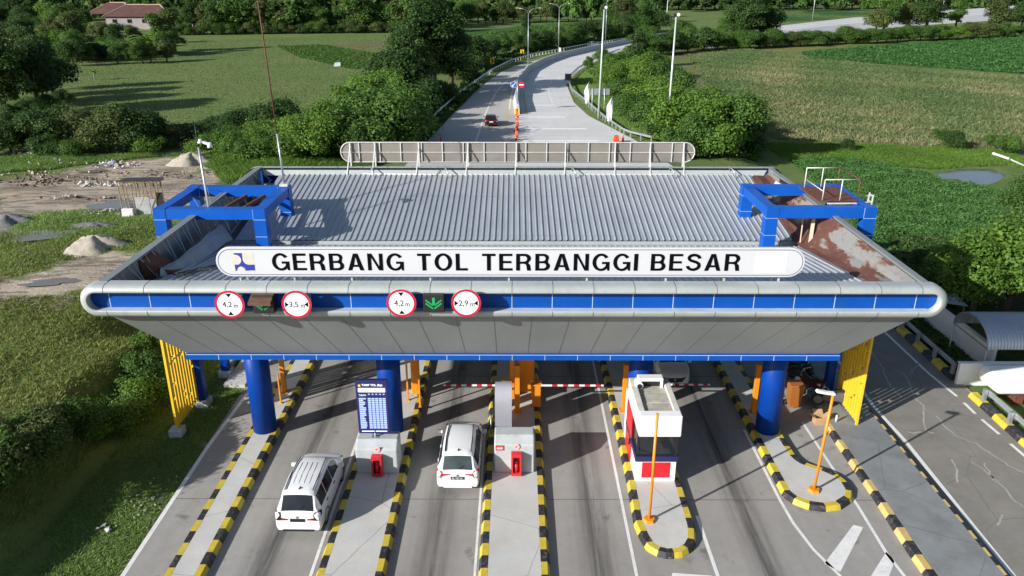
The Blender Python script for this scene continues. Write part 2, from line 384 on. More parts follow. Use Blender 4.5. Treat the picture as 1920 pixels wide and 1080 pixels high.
def sign_word(name, word, height, x0, x1, zmid, Y, mat, parent, depth=.012):
    cu = bpy.data.curves.new(name, 'CURVE'); cu.dimensions = '2D'; cu.fill_mode = 'BOTH'; cu.extrude = depth/2; cu.offset = -.022; x = 0
    for ch in word:
        w, loops = GLYPH[ch]
        for lp in loops:
            sp = cu.splines.new('POLY'); sp.points.add(len(lp)-1); sp.use_cyclic_u = True
            for q, (u, v) in zip(sp.points, lp): q.co = (x+u, v, 0, 1)
        x += w+.12
    o = bpy.data.objects.new(name, cu); COL.objects.link(o); bpy.context.view_layer.update()
    me = bpy.data.meshes.new_from_object(o.evaluated_get(bpy.context.evaluated_depsgraph_get())); bpy.data.objects.remove(o); me.name = name
    W = x-.12; n = len(me.vertices); co = np.empty(n*3); me.vertices.foreach_get('co', co); co = co.reshape(-1,3)
    out = np.column_stack([x0+co[:,0]/W*(x1-x0), Y-(co[:,2]+depth/2), zmid+(co[:,1]-.5)*height]); w = wloc(parent); out -= np.array(w)
    me.vertices.foreach_set('co', out.reshape(-1)); me.materials.clear(); me.materials.append(mat); me.update()
    ob = bpy.data.objects.new(name, me); COL.objects.link(ob); ob.parent = parent; return ob
def wloc(o):
    w = Vector((0,0,0))
    while o is not None: w += o.location; o = o.parent
    return w
def tag(o, label=None, cat=None, group=None, kind=None):
    if label: o['label'] = label
    if cat: o['category'] = cat
    if group: o['group'] = group
    if kind: o['kind'] = kind
    return o
def thing(name, loc, label, cat, group=None, rz=0):
    o = bpy.data.objects.new(name, None); COL.objects.link(o); o.location = loc; o.rotation_euler = (0,0,rz)
    o.empty_display_size = .3
    return tag(o, label, cat, group)
KIDS = {}
def dup(root, loc, rz=None, label=None, group=None, scale=None):
    def cp(o, par):
        c = o.copy(); COL.objects.link(c)
        if par is not None: c.parent = par
        for ch in [x for x in o.children]: cp(ch, c)
        return c
    r = cp(root, None); r.location = loc
    if rz is not None: r.rotation_euler = (0,0,rz)
    if scale is not None: r.scale = scale
    if label: r['label'] = label
    if group: r['group'] = group
    return r
def stadium(x0, x1, z0, z1, n=14, r=None):
    r = r or (z1-z0)/2; out = []
    for k in range(n+1):
        a = -PI/2+PI*k/n; out.append((x1-r+r*math.cos(a), (z0+z1)/2+((z1-z0)/2)*math.sin(a)))
    for k in range(n+1):
        a = PI/2+PI*k/n; out.append((x0+r+r*math.cos(a), (z0+z1)/2+((z1-z0)/2)*math.sin(a)))
    return out
def text_mesh(name, s, size_z, x0, x1, zmid, Y, mat, parent=None, bold=0.0, depth=.02, flip=False, gap=1.0):
    """lettering in the XZ plane facing -Y (towards the camera), fitted between x0 and x1"""
    cu = bpy.data.curves.new(name, 'FONT'); cu.body = s; cu.size = 1; cu.offset = bold; cu.extrude = .01; cu.space_character = gap
    cu.resolution_u = 4
    o = bpy.data.objects.new(name, cu); COL.objects.link(o); bpy.context.view_layer.update()
    dg = bpy.context.evaluated_depsgraph_get(); me = bpy.data.meshes.new_from_object(o.evaluated_get(dg))
    bpy.data.objects.remove(o); me.name = name
    n = len(me.vertices); co = np.empty(n*3); me.vertices.foreach_get('co', co); co = co.reshape(-1, 3)
    mn, mx = co.min(0), co.max(0)
    out = np.empty_like(co)
    sx = (x1-x0)/(mx[0]-mn[0]); sz = size_z/(mx[1]-mn[1])
    out[:, 0] = x0+(co[:, 0]-mn[0])*sx; out[:, 2] = zmid+(co[:, 1]-(mn[1]+mx[1])/2)*sz
    out[:, 1] = Y-(co[:, 2]-mn[2])/(mx[2]-mn[2]+1e-9)*depth
    me.vertices.foreach_set('co', out.reshape(-1)); me.materials.clear(); me.materials.append(mat); me.update()
    ob = bpy.data.objects.new(name, me); COL.objects.link(ob)
    if parent is not None:
        w = wloc(parent); me.transform(Matrix.Translation(-w)); ob.parent = parent
    return ob

# ------------------------------------------------------------------ terrain
def sst(a, b, x):
    t = np.clip((x-a)/(b-a), 0, 1); return t*t*(3-2*t)
def hgt(x, y):
    x = np.asarray(x, float); y = np.asarray(y, float)
    wob = .35*np.sin(y*.37)+.25*np.sin(y*.93+1)
    edge = -16.9+wob-.9*sst(22, 30, 30-y+22)*.0
    left = 1.9*sst(0, 2.6, -(x-edge))*(1-.75*sst(55, 80, y))
    left = left*(1-sst(34, 40, y)*(1-sst(0, 4, -(x+19.0))))
    right = -1.1*sst(24, 29, x)*sst(38, 50, y)*(1-sst(120, 170, y))
    far = sst(95, 110, y)*0
    bumps = .12*np.sin(x*.8+y*.3)*np.sin(y*.7-x*.2)*(sst(0, 4, -(x+18)))*(1-sst(75, 95, y))
    return left+right+bumps-.06
def hz(x, y): return float(hgt(x, y))
def on(x, y, dz=0): return Vector((x, y, hz(x, y)+dz))
def gpt(x, y):                                    # pixel -> point on the terrain
    z = 0.0
    for _ in range(6):
        p = gp(x, y, z); z = hz(p.x, p.y)
    return p
def axis(stops):
    out = []
    for a, b, d in stops:
        n = max(1, int(round((b-a)/d))); out += [a+(b-a)*i/n for i in range(n)]
    return np.array(out+[stops[-1][1]])
def polymask(px, py, poly, soft):
    """signed distance to a polygon mapped to 0..1 (0.5 on its outline)"""
    poly = np.array([(p[0], p[1]) for p in poly]); n = len(poly); d = np.full(px.shape, 1e9); ins = np.zeros(px.shape, bool)
    for i in range(n):
        a, b = poly[i], poly[(i+1) % n]; ab = b-a; L = (ab**2).sum()+1e-9
        t = np.clip(((px-a[0])*ab[0]+(py-a[1])*ab[1])/L, 0, 1)
        d = np.minimum(d, np.hypot(px-a[0]-t*ab[0], py-a[1]-t*ab[1]))
        c = ((a[1] > py) != (b[1] > py)) & (px < (b[0]-a[0])*(py-a[1])/(b[1]-a[1]+1e-12)+a[0]); ins ^= c
    return np.clip(.5+np.where(ins, d, -d)/soft*.5, 0, 1)
POND = [gp(x, y, -1.15) for x, y in ((1740,324),(1768,317),(1800,312),(1850,312),(1888,318),(1893,328),(1872,342),(1840,346),(1800,336),(1762,334))]
def make_terrain():
    xs = axis([(-900,-300,60),(-300,-110,12),(-110,-62,3),(-62,-12,.8),(-12,22,2.5),(22,62,1),(62,120,3),(120,320,12),(320,1200,60)])
    ys = axis([(-10,18,4),(18,60,.8),(60,100,1.2),(100,200,3),(200,420,10),(420,2200,80)])
    X, Y = np.meshgrid(xs, ys); Z = hgt(X, Y)
    pm = polymask(X, Y, POND, 2.0); Z = Z-.5*sst(.5, .8, pm)
    nx, ny = len(xs), len(ys)
    v = np.stack([X, Y, Z], -1).reshape(-1, 3)
    i = np.arange(nx*ny).reshape(ny, nx); q = np.stack([i[:-1,:-1], i[:-1,1:], i[1:,1:], i[1:,:-1]], -1).reshape(-1, 4)
    me = bpy.data.meshes.new('ground'); me.from_pydata(v.tolist(), [], q.tolist())
    def att(name, a):
        at = me.attributes.new(name, 'FLOAT', 'POINT'); at.data.foreach_set('value', a.reshape(-1).astype(np.float32))
    G = lambda pts: [gpt(x, y) for x, y in pts]
    soil = polymask(X, Y, G([(-60,345),(60,335),(150,312),(240,303),(330,292),(395,296),(420,318),(470,330),(430,352),(330,400),(260,425),(200,445),(120,440),(0,440),(-80,430)]), 9)
    soil = np.maximum(soil, polymask(X, Y, G([(-60,545),(0,520),(90,500),(140,480),(215,465),(300,470),(250,520),(200,535),(130,555),(0,565)]), 5))
    g1 = polymask(X, Y, G([(50,405),(150,395),(260,402),(300,420),(280,470),(200,440),(90,440)]), 5)
    soil = np.clip(soil-.55*np.clip((g1-.25)*2, 0, 1), 0, 1)
    soil = np.maximum(soil, polymask(X, Y, G([(-80,425),(120,432),(300,438),(340,470),(300,520),(180,560),(-80,585)]), 5)*.50)
    verge = polymask(X, Y, [(-14.1,18),(-13.0,18),(-13.0,48),(-13.6,48),(-13.9,30)], 1.0)*.40
    soil = np.maximum(soil, verge)
    dry = polymask(X, Y, G([(1262,92),(1400,88),(1560,112),(1700,130),(2000,150),(2100,270),(1860,282),(1640,268),(1450,262),(1390,240),(1330,180)]), 12)
    dry = np.maximum(dry, polymask(X, Y, G([(605,86),(650,82),(735,78),(760,98),(700,98),(640,92)]), 14)*1.0)
    crop = polymask(X, Y, G([(1500,92),(1620,84),(1920,64),(2200,50),(2200,150),(1930,138),(1700,122),(1520,108)]), 14)
    crop = np.maximum(crop, polymask(X, Y, G([(840,60),(1000,46),(1170,36),(1170,58),(1020,72),(860,80)]), 20))
    crop = np.maximum(crop, polymask(X, Y, G([(1400,28),(1640,18),(1640,32),(1440,44)]), 20))
    yel = polymask(X, Y, G([(1370,92),(1500,84),(1720,72),(1740,76),(1600,86),(1480,98),(1390,102)]), 10)
    yel = np.maximum(yel, polymask(X, Y, G([(500,95),(600,105),(700,125),(640,130),(520,112)]), 14)*.7)
    under = polymask(X, Y, [(25,36),(46,36),(46,56),(30,60),(25,50)], 5)*.8  # ground below the right foreground trees, where their shade is painted in
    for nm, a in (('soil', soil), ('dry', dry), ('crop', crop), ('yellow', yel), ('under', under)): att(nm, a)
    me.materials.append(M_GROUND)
    me.polygons.foreach_set('use_smooth', [True]*len(me.polygons)); me.update()
    o = bpy.data.objects.new('ground', me); COL.objects.link(o); tag(o, kind='structure')
make_terrain()
b = MB(); b.add([(p.x, p.y, -1.33) for p in [Vector((sum(q.x for q in POND)/len(POND)+(w.x-sum(q.x for q in POND)/len(POND))*1.03, sum(q.y for q in POND)/len(POND)+(w.y-sum(q.y for q in POND)/len(POND))*1.03, 0)) for w in POND]], [tuple(range(len(POND)))])
tag(b.build('pond_water', M_WATER), kind='structure')

# ------------------------------------------------------------------ roads
ROAD = [ # left edge, right edge pairs, from behind the camera to the highway on the horizon
 ((-13.2,-6),(22.3,-6)), ((-13.15,20),(22.3,20)), ((-13.15,46),(21.9,42)), ((-12.6,62),(19.4,62)), ((-11.9,80),(17.2,80)),
 ((-11.0,94.7),(15.2,95)), ((-9.9,107.8),(12.6,104)), ((-9.1,118),(10.9,115)), ((-8.2,127.5),(9.6,129)), ((-7.3,140),(9.2,141)), ((-6.1,151.4),(9.5,151)),
 ((-4.7,163),(10.7,162)), ((-3,174.4),(12.4,172)), ((-.6,184.5),(14.6,182)), ((2.4,194.2),(17,191)), ((6.8,205),(20.2,200.5)), ((11.9,215.7),(23.8,210.5)),
 ((17,225.5),(28,220)), ((22.1,234.6),(33,229)), ((33,254.8),(44,249)), ((45.2,273.6),(56,268)), ((72,309),(82,303)), ((103,345),(112,338)), ((129,375),(138,367)),
 ((178,422),(187,414)), ((255,506),(264,498)), ((362,606),(371,597)), ((520,750),(530,740))]
b = MB(); rows = []
for (a, c) in ROAD: rows.append([(a[0]+(c[0]-a[0])*t, a[1]+(c[1]-a[1])*t, 0) for t in (0, .25, .5, .75, 1)])
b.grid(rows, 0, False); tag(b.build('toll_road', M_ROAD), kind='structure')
_ml = [(.15,52),(.2,75),(.2,97),(.5,118.4),(.05,130.5),(1.0,158),(2.8,175.4),(6.86,193),(11.5,208),(19.8,225.6),(32.8,252.6),(40.9,268.6)]
_mr = [(20.7,52),(17.8,75),(14.95,97),(10.5,117),(9.55,129),(9.75,153),(12.6,172),(17.2,191),(22.6,207),(31,225.5),(44,249),(54,265)]
b = MB(); b.grid([[(a[0],a[1],.0028),((a[0]+c[0])/2,(a[1]+c[1])/2,.0028),(c[0],c[1],.0028)] for a, c in zip(_ml, _mr)], 0, False)
def m_pale():
    t = NT('pale concrete carriageway'); sp = t.n('ShaderNodeSeparateXYZ'); t.l(t.pos(), sp.inputs[0])
    c = t.ramp(t.noise(.12, 5, .6), [(.3, (.52,.515,.50)), (.7, (.63,.63,.62))]); c = t.mix(t.ramp(t.noise(1.5, 6, .7, stretch=(1,.2,1)), [(.5,0),(.75,.35)]), c, (.38,.37,.355))
    near = t.math('DIVIDE', t.math('SUBTRACT', 95, sp.outputs[1]), 40, True); c = t.mix(t.math('MULTIPLY', near, .6), c, (.36,.35,.33))
    j = t.math('LESS_THAN', t.math('PINGPONG', sp.outputs[1], 5.0), .05); c = t.mix(t.math('MULTIPLY', j, .4), c, (.2,.19,.18))
    t.base(c); t.b.inputs['Roughness'].default_value = .85; return t.m
tag(b.build('pale_carriageway', m_pale()), kind='structure')
def lerp2(i, t):
    k = min(int(i), len(ROAD)-2); f = i-k
    a = [ROAD[k][s][j]*(1-f)+ROAD[k+1][s][j]*f for s in (0,1) for j in (0,1)]
    return Vector((a[0]+(a[2]-a[0])*t, a[1]+(a[3]-a[1])*t, 0))
def strip(b, pts, w, z, m=0, dash=None):
    """flat ribbon of width w along pts; dash=(on, off)"""
    pts = [Vector((p[0], p[1], 0)) for p in pts]
    if dash:
        on_, off = dash; seg = []; L = 0; cum = [0]
        for i in range(len(pts)-1): cum.append(cum[-1]+(pts[i+1]-pts[i]).length)
        def at(s):
            for i in range(len(pts)-1):
                if s <= cum[i+1]: return pts[i].lerp(pts[i+1], (s-cum[i])/(cum[i+1]-cum[i]+1e-9))
            return pts[-1]
        s0 = 0
        while s0 < cum[-1]:
            strip(b, [at(s0), at(min(s0+on_, cum[-1]))], w, z, m); s0 += on_+off
        return
    L = []; Rr = []
    for i, p in enumerate(pts):
        d = (pts[min(i+1, len(pts)-1)]-pts[max(i-1, 0)]).normalized(); nrm = Vector((-d.y, d.x, 0))
        L.append((p+nrm*w/2).to_tuple()[:2]+(z,)); Rr.append((p-nrm*w/2).to_tuple()[:2]+(z,))
    b.grid([L, Rr], m, False)
mk = MB(); ZM = .005
strip(mk, [(-13.0,8),(-13.07,22),(-13.06,28.5),(-12.85,33),(-12.75,46)], .17, ZM)
for x in (-6.8, 4.08): strip(mk, [(x,8),(x,46)], .11, ZM)
strip(mk, [(-1.36,8),(-1.3,30)], .09, ZM)
strip(mk, [(6.83,8),(6.77,24)], .13, ZM)
strip(mk, [(11.9,17),(10.86,20.86),(10.43,22.17),(10.2,23.6),(10.14,25),(10.14,30)], .12, ZM)
strip(mk, [(13.12,12),(13.0,20.9),(12.9,22),(12.97,24.6),(12.95,26.6),(12.93,30.6)], .12, ZM)
for q in (((12.36,23.50),(12.66,23.36),(10.94,21.05),(10.55,21.45)), ((12.92,22.05),(13.02,21.62),(12.25,20.5),(11.75,20.7)), ((12.9,20.2),(13.05,19.8),(12.4,18.6),(12.1,18.9)),
          ((6.6,20.85),(5.25,19.4),(5.0,20.2),(5.3,20.98))):
    mk.quad(*[(x, y, ZM) for x, y in q])
strip(mk, [(16.62,8),(16.65,21),(16.72,24.4),(16.84,29),(16.72,32),(16.86,34),(16.9,44)], .17, ZM)
strip(mk, [(20.86,46),(20.9,35.5),(21.1,33)], .15, ZM)
strip(mk, [(21.12,32.4),(21.1,31.4)], .15, ZM); strip(mk, [(21.12,30.9),(21.3,28.0),(21.4,12)], .15, ZM, dash=(1.25,.75))
# far carriageway
mf = MB()
strip(mk, [lerp2(i*.5, .235) for i in range(8, 40)], .22, ZM)
strip(mk, [lerp2(8+i*.25, .80-.0*i) for i in range(12)], .22, ZM)
strip(mk, [lerp2(11+i*.5, .86) for i in range(30)], .2, ZM, dash=(4,6))
for (xa, ya), (xb, yb) in (((970,264),(1122,264)), ((970,241.5),(1100,241.5)), ((972,219.5),(1060,219.5)), ((990,197),(1038,197)), ((984,176.5),(1026,176.5)), ((998,158),(1026,158)), ((1033,125.5),(1058,125.5))):
    p, q = gp(xa, ya), gp(xb, yb); strip(mf, [p, q], .55, ZM)
tag(mf.build('stop_lines', paint('fresh road paint', (.9,.9,.9), .6, var=.03)), kind='structure')
_md = [gp(955,205), gp(958,180), gp(966,153), gp(981,134), gp(1010,118.5), gp(1043,107), gp(1092,95.5), gp(1157,82)]
strip(mk, _md, .25, ZM)
tag(mk.build('road_markings', M_MARK), kind='structure')
my = MB(); strip(my, [gp(948,240),gp(952,215),gp(953,190),gp(958,172)], .25, ZM); strip(my, [gp(988,215),gp(983,190),gp(982,172)], .25, ZM)
tag(my.build('yellow_road_markings', M_MARKY), kind='structure')
# outer road beside the gate, its own darker concrete
b = MB(); b.grid([[(16.3,-6,.0025),(22.3,-6,.0025)],[(16.3,20,.0025),(22.1,20,.0025)],[(16.3,46,.0025),(21.8,42,.0025)]], 0, False)
tag(b.build('outer_road', M_OUTER), kind='structure')
HT = [(1296,66),(1380,57),(1450,50),(1530,40.5),(1600,33),(1700,24.5),(1800,18),(1920,9.5),(2080,0)]
HB = [(1296,74),(1380,66),(1450,59),(1530,51),(1600,44),(1700,36.5),(1800,31),(1920,23),(2080,14)]
ht = [gp(x, y, 2.2) for x, y in HT]; hb_ = [gp(x, y, 2.2) for x, y in HB]
b = MB(); b.grid([[p, p.lerp(q, .5), q, q+Vector((3,-6,-2.6))] for p, q in zip(ht, hb_)], 0, False); b.grid([[p, p+Vector((-3,6,-2.6))] for p in ht], 0, False)
tag(b.build('highway', paint('pale new concrete', (.52,.52,.51), .85, var=.06, scale=.05)), kind='structure')
b = MB()
for f in (.03, .47, .53, .97): strip(b, [p.lerp(q, f) for p, q in zip(ht, hb_)], .5, 2.22)
tag(b.build('highway_markings', M_MARK), kind='structure')
# pale sealed cracks on it
ck = MB()
for pts in ([(1626,640),(1640,668),(1655,690),(1660,705),(1672,728),(1690,745)], [(1676,693),(1697,703),(1706,724),(1714,745),(1730,760),(1733,795),(1737,809)],
            [(1755,780),(1770,797),(1795,818),(1830,832),(1860,852),(1890,872),(1925,890)], [(1700,810),(1718,812),(1737,809),(1752,813)], [(1845,868),(1860,895),(1866,905)],
            [(1820,865),(1850,885),(1872,905),(1905,940),(1925,955)], [(1786,862),(1794,885),(1795,905)], [(1880,965),(1870,985)], [(1706,705),(1712,693),(1724,680)], [(1626,745),(1650,748),(1680,760)]):
    w = [gp(x, y) for x, y in pts]; fine = []
    for i in range(len(w)-1):
        for k in range(5): fine.append(w[i].lerp(w[i+1], k/5)+Vector((rnd.uniform(-.05,.05), rnd.uniform(-.05,.05), 0)))
    strip(ck, fine+[w[-1]], rnd.uniform(.05,.085), .0065)
t_ = paint('crack sealant', (.36,.34,.3), .9, var=.25, scale=2, dirt=(.22,.2,.17), dirt_amt=.8)
tag(ck.build('road_crack_sealing', t_), kind='structure')
# raised walkway between the striped kerb and the outer road
b = MB(); b.box(14.0, 16.18, -6, 46, -.3, .205); tag(b.build('walkway', M_WALK), kind='structure')
b = MB(); b.box(-14.2, -13.16, 33.8, 46, -.3, .13); tag(b.build('side_pavement', M_SLAB), kind='structure')

# ------------------------------------------------------------------ kerbs and islands
def resample(path, step):
    pts = [Vector((p[0], p[1], 0)) for p in path]; cum = [0]
    for i in range(len(pts)-1): cum.append(cum[-1]+(pts[i+1]-pts[i]).length)
    n = max(1, int(round(cum[-1]/step))); out = []
    for k in range(n+1):
        s = cum[-1]*k/n
        for i in range(len(pts)-1):
            if s <= cum[i+1]+1e-6: out.append(pts[i].lerp(pts[i+1], (s-cum[i])/(cum[i+1]-cum[i]+1e-9))); break
    return out
def kerb_mesh(path, seg=.62, inner=.31, slope=.09, h=.2, sub=4, side=1, jitter=True):
    """striped kerb along a path (inside lies on its left for side=1)"""
    pts = resample(path, seg/sub); b = MB(); inn = []
    def nrm(i):
        d = (pts[min(i+1, len(pts)-1)]-pts[max(i-1, 0)]).normalized(); return Vector((-d.y, d.x, 0))*side
    prof = [(0,-.1),(0,.02),(slope,h),(inner,h),(inner,-.1)]
    ringp = [[pts[i]+nrm(i)*o+Vector((0,0,z)) for o, z in prof] for i in range(len(pts))]
    for i in range(len(pts)-1):
        m = (i//sub) % 2
        b.grid([ringp[i], ringp[i+1]], m, False)
    b.add(ringp[0], [(0,1,2,3,4)], 0); b.add(ringp[-1], [(4,3,2,1,0)], 0)
    return b, [pts[i]+nrm(i)*inner for i in range(len(pts))]
def island(path, label, loc, yellow=M_KERBY):
    t = thing('traffic_island', loc, label, 'traffic island', 'toll lane islands')
    b, inn = kerb_mesh(path); b.build('kerb', [yellow, M_KERBK], t)
    n = len(inn); s = MB()
    s.add([(p.x, p.y, .196) for p in inn], [tuple(range(n))]); o = s.build('slab', M_SLAB, t)
    return t
def arc(cx, cy, r, a0, a1, n=8): return [(cx+r*math.cos(R(a0+(a1-a0)*i/n)), cy+r*math.sin(R(a0+(a1-a0)*i/n))) for i in range(n+1)]
def rect_path(x0, x1, y0, y1): return [(x0,y1),(x0,y0),(x1,y0),(x1,y1)]
# open towards the far end: kerb runs down the left side, round the near end and up the right side
island(rect_path(-11.66,-10.28,9,47), 'narrow kerbed island carrying the left front blue column', (-10.97,28,0))
island(rect_path(-6.61,-4.3,9,47), 'kerbed island under the blue toll tariff screen', (-5.45,28,0))
island(rect_path(-1.2,1.2,9,47), 'kerbed island under the silver ticket machine and red and white barrier arms', (0,28,0))
I4 = [(4.4,47),(4.42,26),(4.34,23.4)]+[(4.45,22.6),(4.6,22.05),(4.9,21.78),(5.25,21.64),(5.75,21.7),(6.15,21.98),(6.4,22.4)]+[(6.55,23.2),(6.58,26),(6.58,47)]
island(I4, 'rounded kerbed island under the white and red toll booth', (5.5,28,0))
I5 = [(10.26,47),(10.28,27),(10.3,25.2),(10.5,24.75)]+[(10.95,24.38),(11.57,24.22),(12.22,24.34),(12.84,24.8),(13.1,25.35),(13.1,25.95),(12.9,26.45),(12.55,26.82),(12.1,27.1),(11.82,27.35),(11.7,27.7),(11.66,28.6),(11.66,47)]
island(I5, 'kerbed island with a round bulb end and thin orange lamp pole', (11.2,29,0))
b, inn = kerb_mesh([(13.62,8),(13.62,22),(13.72,25),(13.74,30.15)], seg=.72, inner=.34, side=-1)
tag(b.build('striped_kerb', [M_KERBYW, M_KERBK]), 'faded yellow and black kerb bordering the grey raised walkway', 'kerb')
b = MB()
for i in range(40):
    y = 9+i*.9
    b.box(16.17, 16.29, y, y+.45, -.1, .2045, 0); b.box(16.17, 16.29, y+.45, y+.9, -.1, .2045, 1)
tag(b.build('striped_kerb', [M_KERBYW, M_KERBK]), 'thin worn striped kerb along the drop from walkway to outer road', 'kerb')
b = MB(); y = 12
k = 0
while y < 46:
    b.prism([(21.62,-.1),(21.62,.05),(21.72,.24),(22.02,.24),(22.02,-.1)], 'y', y, y+1.0, k % 2); y += 1.0; k += 1
    if 32.2 < y < 34: y = 34.6
# prism polygon above is given in the x,z plane
tag(b.build('striped_kerb', [M_KERBY, M_KERBK]), 'yellow and black block kerb along the far side of the outer road below the guard rail', 'kerb')

# ------------------------------------------------------------------ the toll gate
XC = -.06; XW = 14.4; YF, YR = 25.2, 44.25; ZT, ZB = 8.62, 7.42
gate = thing('toll_gate', (XC, 34.7, 0), 'long toll gate canopy with grey cladding, blue bands and ribbed butterfly roof', 'toll gate')
def bullnose(y0, sgn, name):
    """stadium ring with rounded section; y0 is its outer face, sgn points into the building"""
    x0, x1 = -15.25, 15.13
    b = MB()
    outer = (x0, x1, ZB, ZT); depth = .62
    prof = [(.0,.335),(.0,.27),(.02,.17),(.08,.07),(.18,.01),(.32,0),(depth,0)]      # (into building, inset from the outer outline)
    rows = []
    for dy, ins in [(.34,.30)]+prof:
        st = stadium(x0+ins, x1-ins, ZB+ins*.86, ZT-ins*.72, 16)
        rows.append([(u, y0+sgn*dy, w) for u, w in st])
    b.grid(rows, 0, True, closed=True)
    for k in range(21):                                      # joints of the cladding, standing 3 mm proud
        x = -14.3+k*1.42
        for z, s in ((ZT, 1), (ZB, -1)):
            pts = [(x, y0+sgn*dy-(.004*sgn if dy < .1 else 0), (ZT-ins*.72+.004) if s > 0 else (ZB+ins*.86-.004)) for dy, ins in prof]
            for p, q in zip(pts, pts[1:]): b.bar(p, q, .014, .006, 1)
    o = b.build(name, [M_RING, M_SEAMD], gate)
    p = MB(); st = stadium(x0+.29, x1-.29, ZB+.25, ZT-.21, 16); yb = y0+sgn*.35
    p.add([(u, yb, w) for u, w in st], [tuple(range(len(st)))], 0)
    for k in range(21):
        x = -14.3+k*1.42; p.box(x-.012, x+.012, min(yb, yb-sgn*.008), max(yb, yb-sgn*.008), ZB+.27, ZT-.24, 1)
    zb_ = ZB+.29
    p.box(x0+.6, x1-.6, min(yb, yb-sgn*.3), max(yb, yb-sgn*.3), zb_-.03, zb_-.008, 1)
    p.build('fascia_band', [M_BLUE, M_SEAMW], gate)
bullnose(YF, 1, 'bullnose'); bullnose(YR, -1, 'bullnose')
# soffit: four sloping faces down to the blue edge beam
x0, x1 = XC-14.55, XC+14.55; xb0, xb1 = XC-12.62, XC+12.55; yf0, yf1 = YF+.45, 27.25; yr0, yr1 = YR-.45, YR-2.05; zs, zb = 7.44, 5.08
b = MB()
A = [(x0,yf0,zs),(x1,yf0,zs),(x1,yr0,zs),(x0,yr0,zs)]; Bq = [(xb0,yf1,zb),(xb1,yf1,zb),(xb1,yr1,zb),(xb0,yr1,zb)]
for i in range(4):
    j = (i+1) % 4; b.quad(A[i], A[j], Bq[j], Bq[i], 0)
    n = 21 if i % 2 == 0 else 13
    nr = (Vector(A[j])-Vector(A[i])).cross(Vector(Bq[i])-Vector(A[i])).normalized()
    if nr.z > 0: nr = -nr
    for k in range(1, n):
        p = Vector(A[i]).lerp(Vector(A[j]), k/n)+nr*.002; q = Vector(Bq[i]).lerp(Vector(Bq[j]), k/n)+nr*.002
        b.bar(p, q, .013, .008, 1, up=nr)
b.bar((x0,yf0-.01,zs+.0),(x1,yf0-.01,zs+.0), .05, .05, 1)
b.build('soffit', [M_CLAD, M_SEAMG], gate, recalc=False)
b = MB()
b.box(xb0-.03, xb1+.03, yf1-.12, yf1+.35, 4.84, zb-.003, 0); b.box(xb0-.03, xb1+.03, yr1-.35, yr1+.12, 4.84, zb-.003, 0)
b.box(xb0-.03, xb0+.42, yf1+.352, yr1-.352, 4.84, zb-.003, 0); b.box(xb1-.42, xb1+.03, yf1+.352, yr1-.352, 4.84, zb-.003, 0)
for k in range(1, 20):
    x = xb0+(xb1-xb0)*k/20; b.box(x-.01, x+.01, yf1-.126, yf1-.12, 4.84, zb-.02, 1)
b.box(xb0, xb1, yf1-.124, yf1-.12, zb-.03, zb-.008, 1)
b.build('edge_beam', [M_BLUE, M_SEAMW], gate)
b = MB(); b.box(xb0+.43, xb1-.43, yf1+.36, yr1-.36, 4.95, 5.0); b.build('ceiling_panel', M_CEIL, gate)
# parapet walls at the two ends
zp = 8.6
b = MB(); X = XC-14.4
b.box(X-.15, X, YF+.5, YR-.5, zs-.02, zp); b.box(X-.2, X+.12, YF+.5, YR-.5, zp, zp+.035)
b.build('parapet', M_CLAD, gate)
b = MB(); X = XC+14.4
b.box(X, X+.15, YF+.5, YR-.5, zs-.02, zp); b.box(X-.06, X+.19, YF+.5, YR-.5, zp, zp+.035)
b.build('parapet', M_CLAD, gate)
# butterfly roof: two ribbed slopes into a valley gutter
YV = 35.1; ZV = 6.88
def ribbed(y0, z0, y1, z1, xa, xb_, name):
    n = int((xb_-xa)/.285); b = MB(); prof = []
    for k in range(n):
        x = xa+(xb_-xa)*k/n; w = (xb_-xa)/n
        prof += [(x, 0), (x+w*.76, 0), (x+w*.80, .046), (x+w*.95, .046)]
    prof.append((xb_, 0))
    d = Vector((0, y1-y0, z1-z0)); nrm = Vector((0, -d.z, d.y)).normalized()
    rows = []
    for t in (0, .25, .5, .75, 1):
        rows.append([(x, y0+d.y*t+nrm.y*h, z0+d.z*t+nrm.z*h) for x, h in prof])
    b.grid(rows, 0, False); b.build(name, M_ROOF, gate, recalc=False)
ribbed(YF+.62, 8.18, YV-.12, ZV, -13.55, 13.35, 'roof_sheet')
ribbed(YV+.3, ZV+.12, YR-.7, 8.26, -13.3, 13.45, 'roof_sheet')
b = MB(); b.box(-13.8, 13.8, YV-.12, YV+.28, ZV-.08, ZV-.04, 0); b.box(-13.8, 13.8, YV+.24, YV+.3, ZV-.04, ZV+.1, 0)
b.build('valley_gutter', M_RING, gate)
b = MB(); b.quad((-14.3,YR-.615,8.5),(14.2,YR-.615,8.5),(14.0,YR-.78,8.22),(-14.1,YR-.78,8.22)); b.build('rear_flashing', M_RING, gate)
b = MB(); b.quad((-14.3,YF+.6,8.58),(14.2,YF+.6,8.58),(14.2,YF+.72,8.05),(-14.3,YF+.72,8.05)); b.build('front_flashing', M_RING, gate)
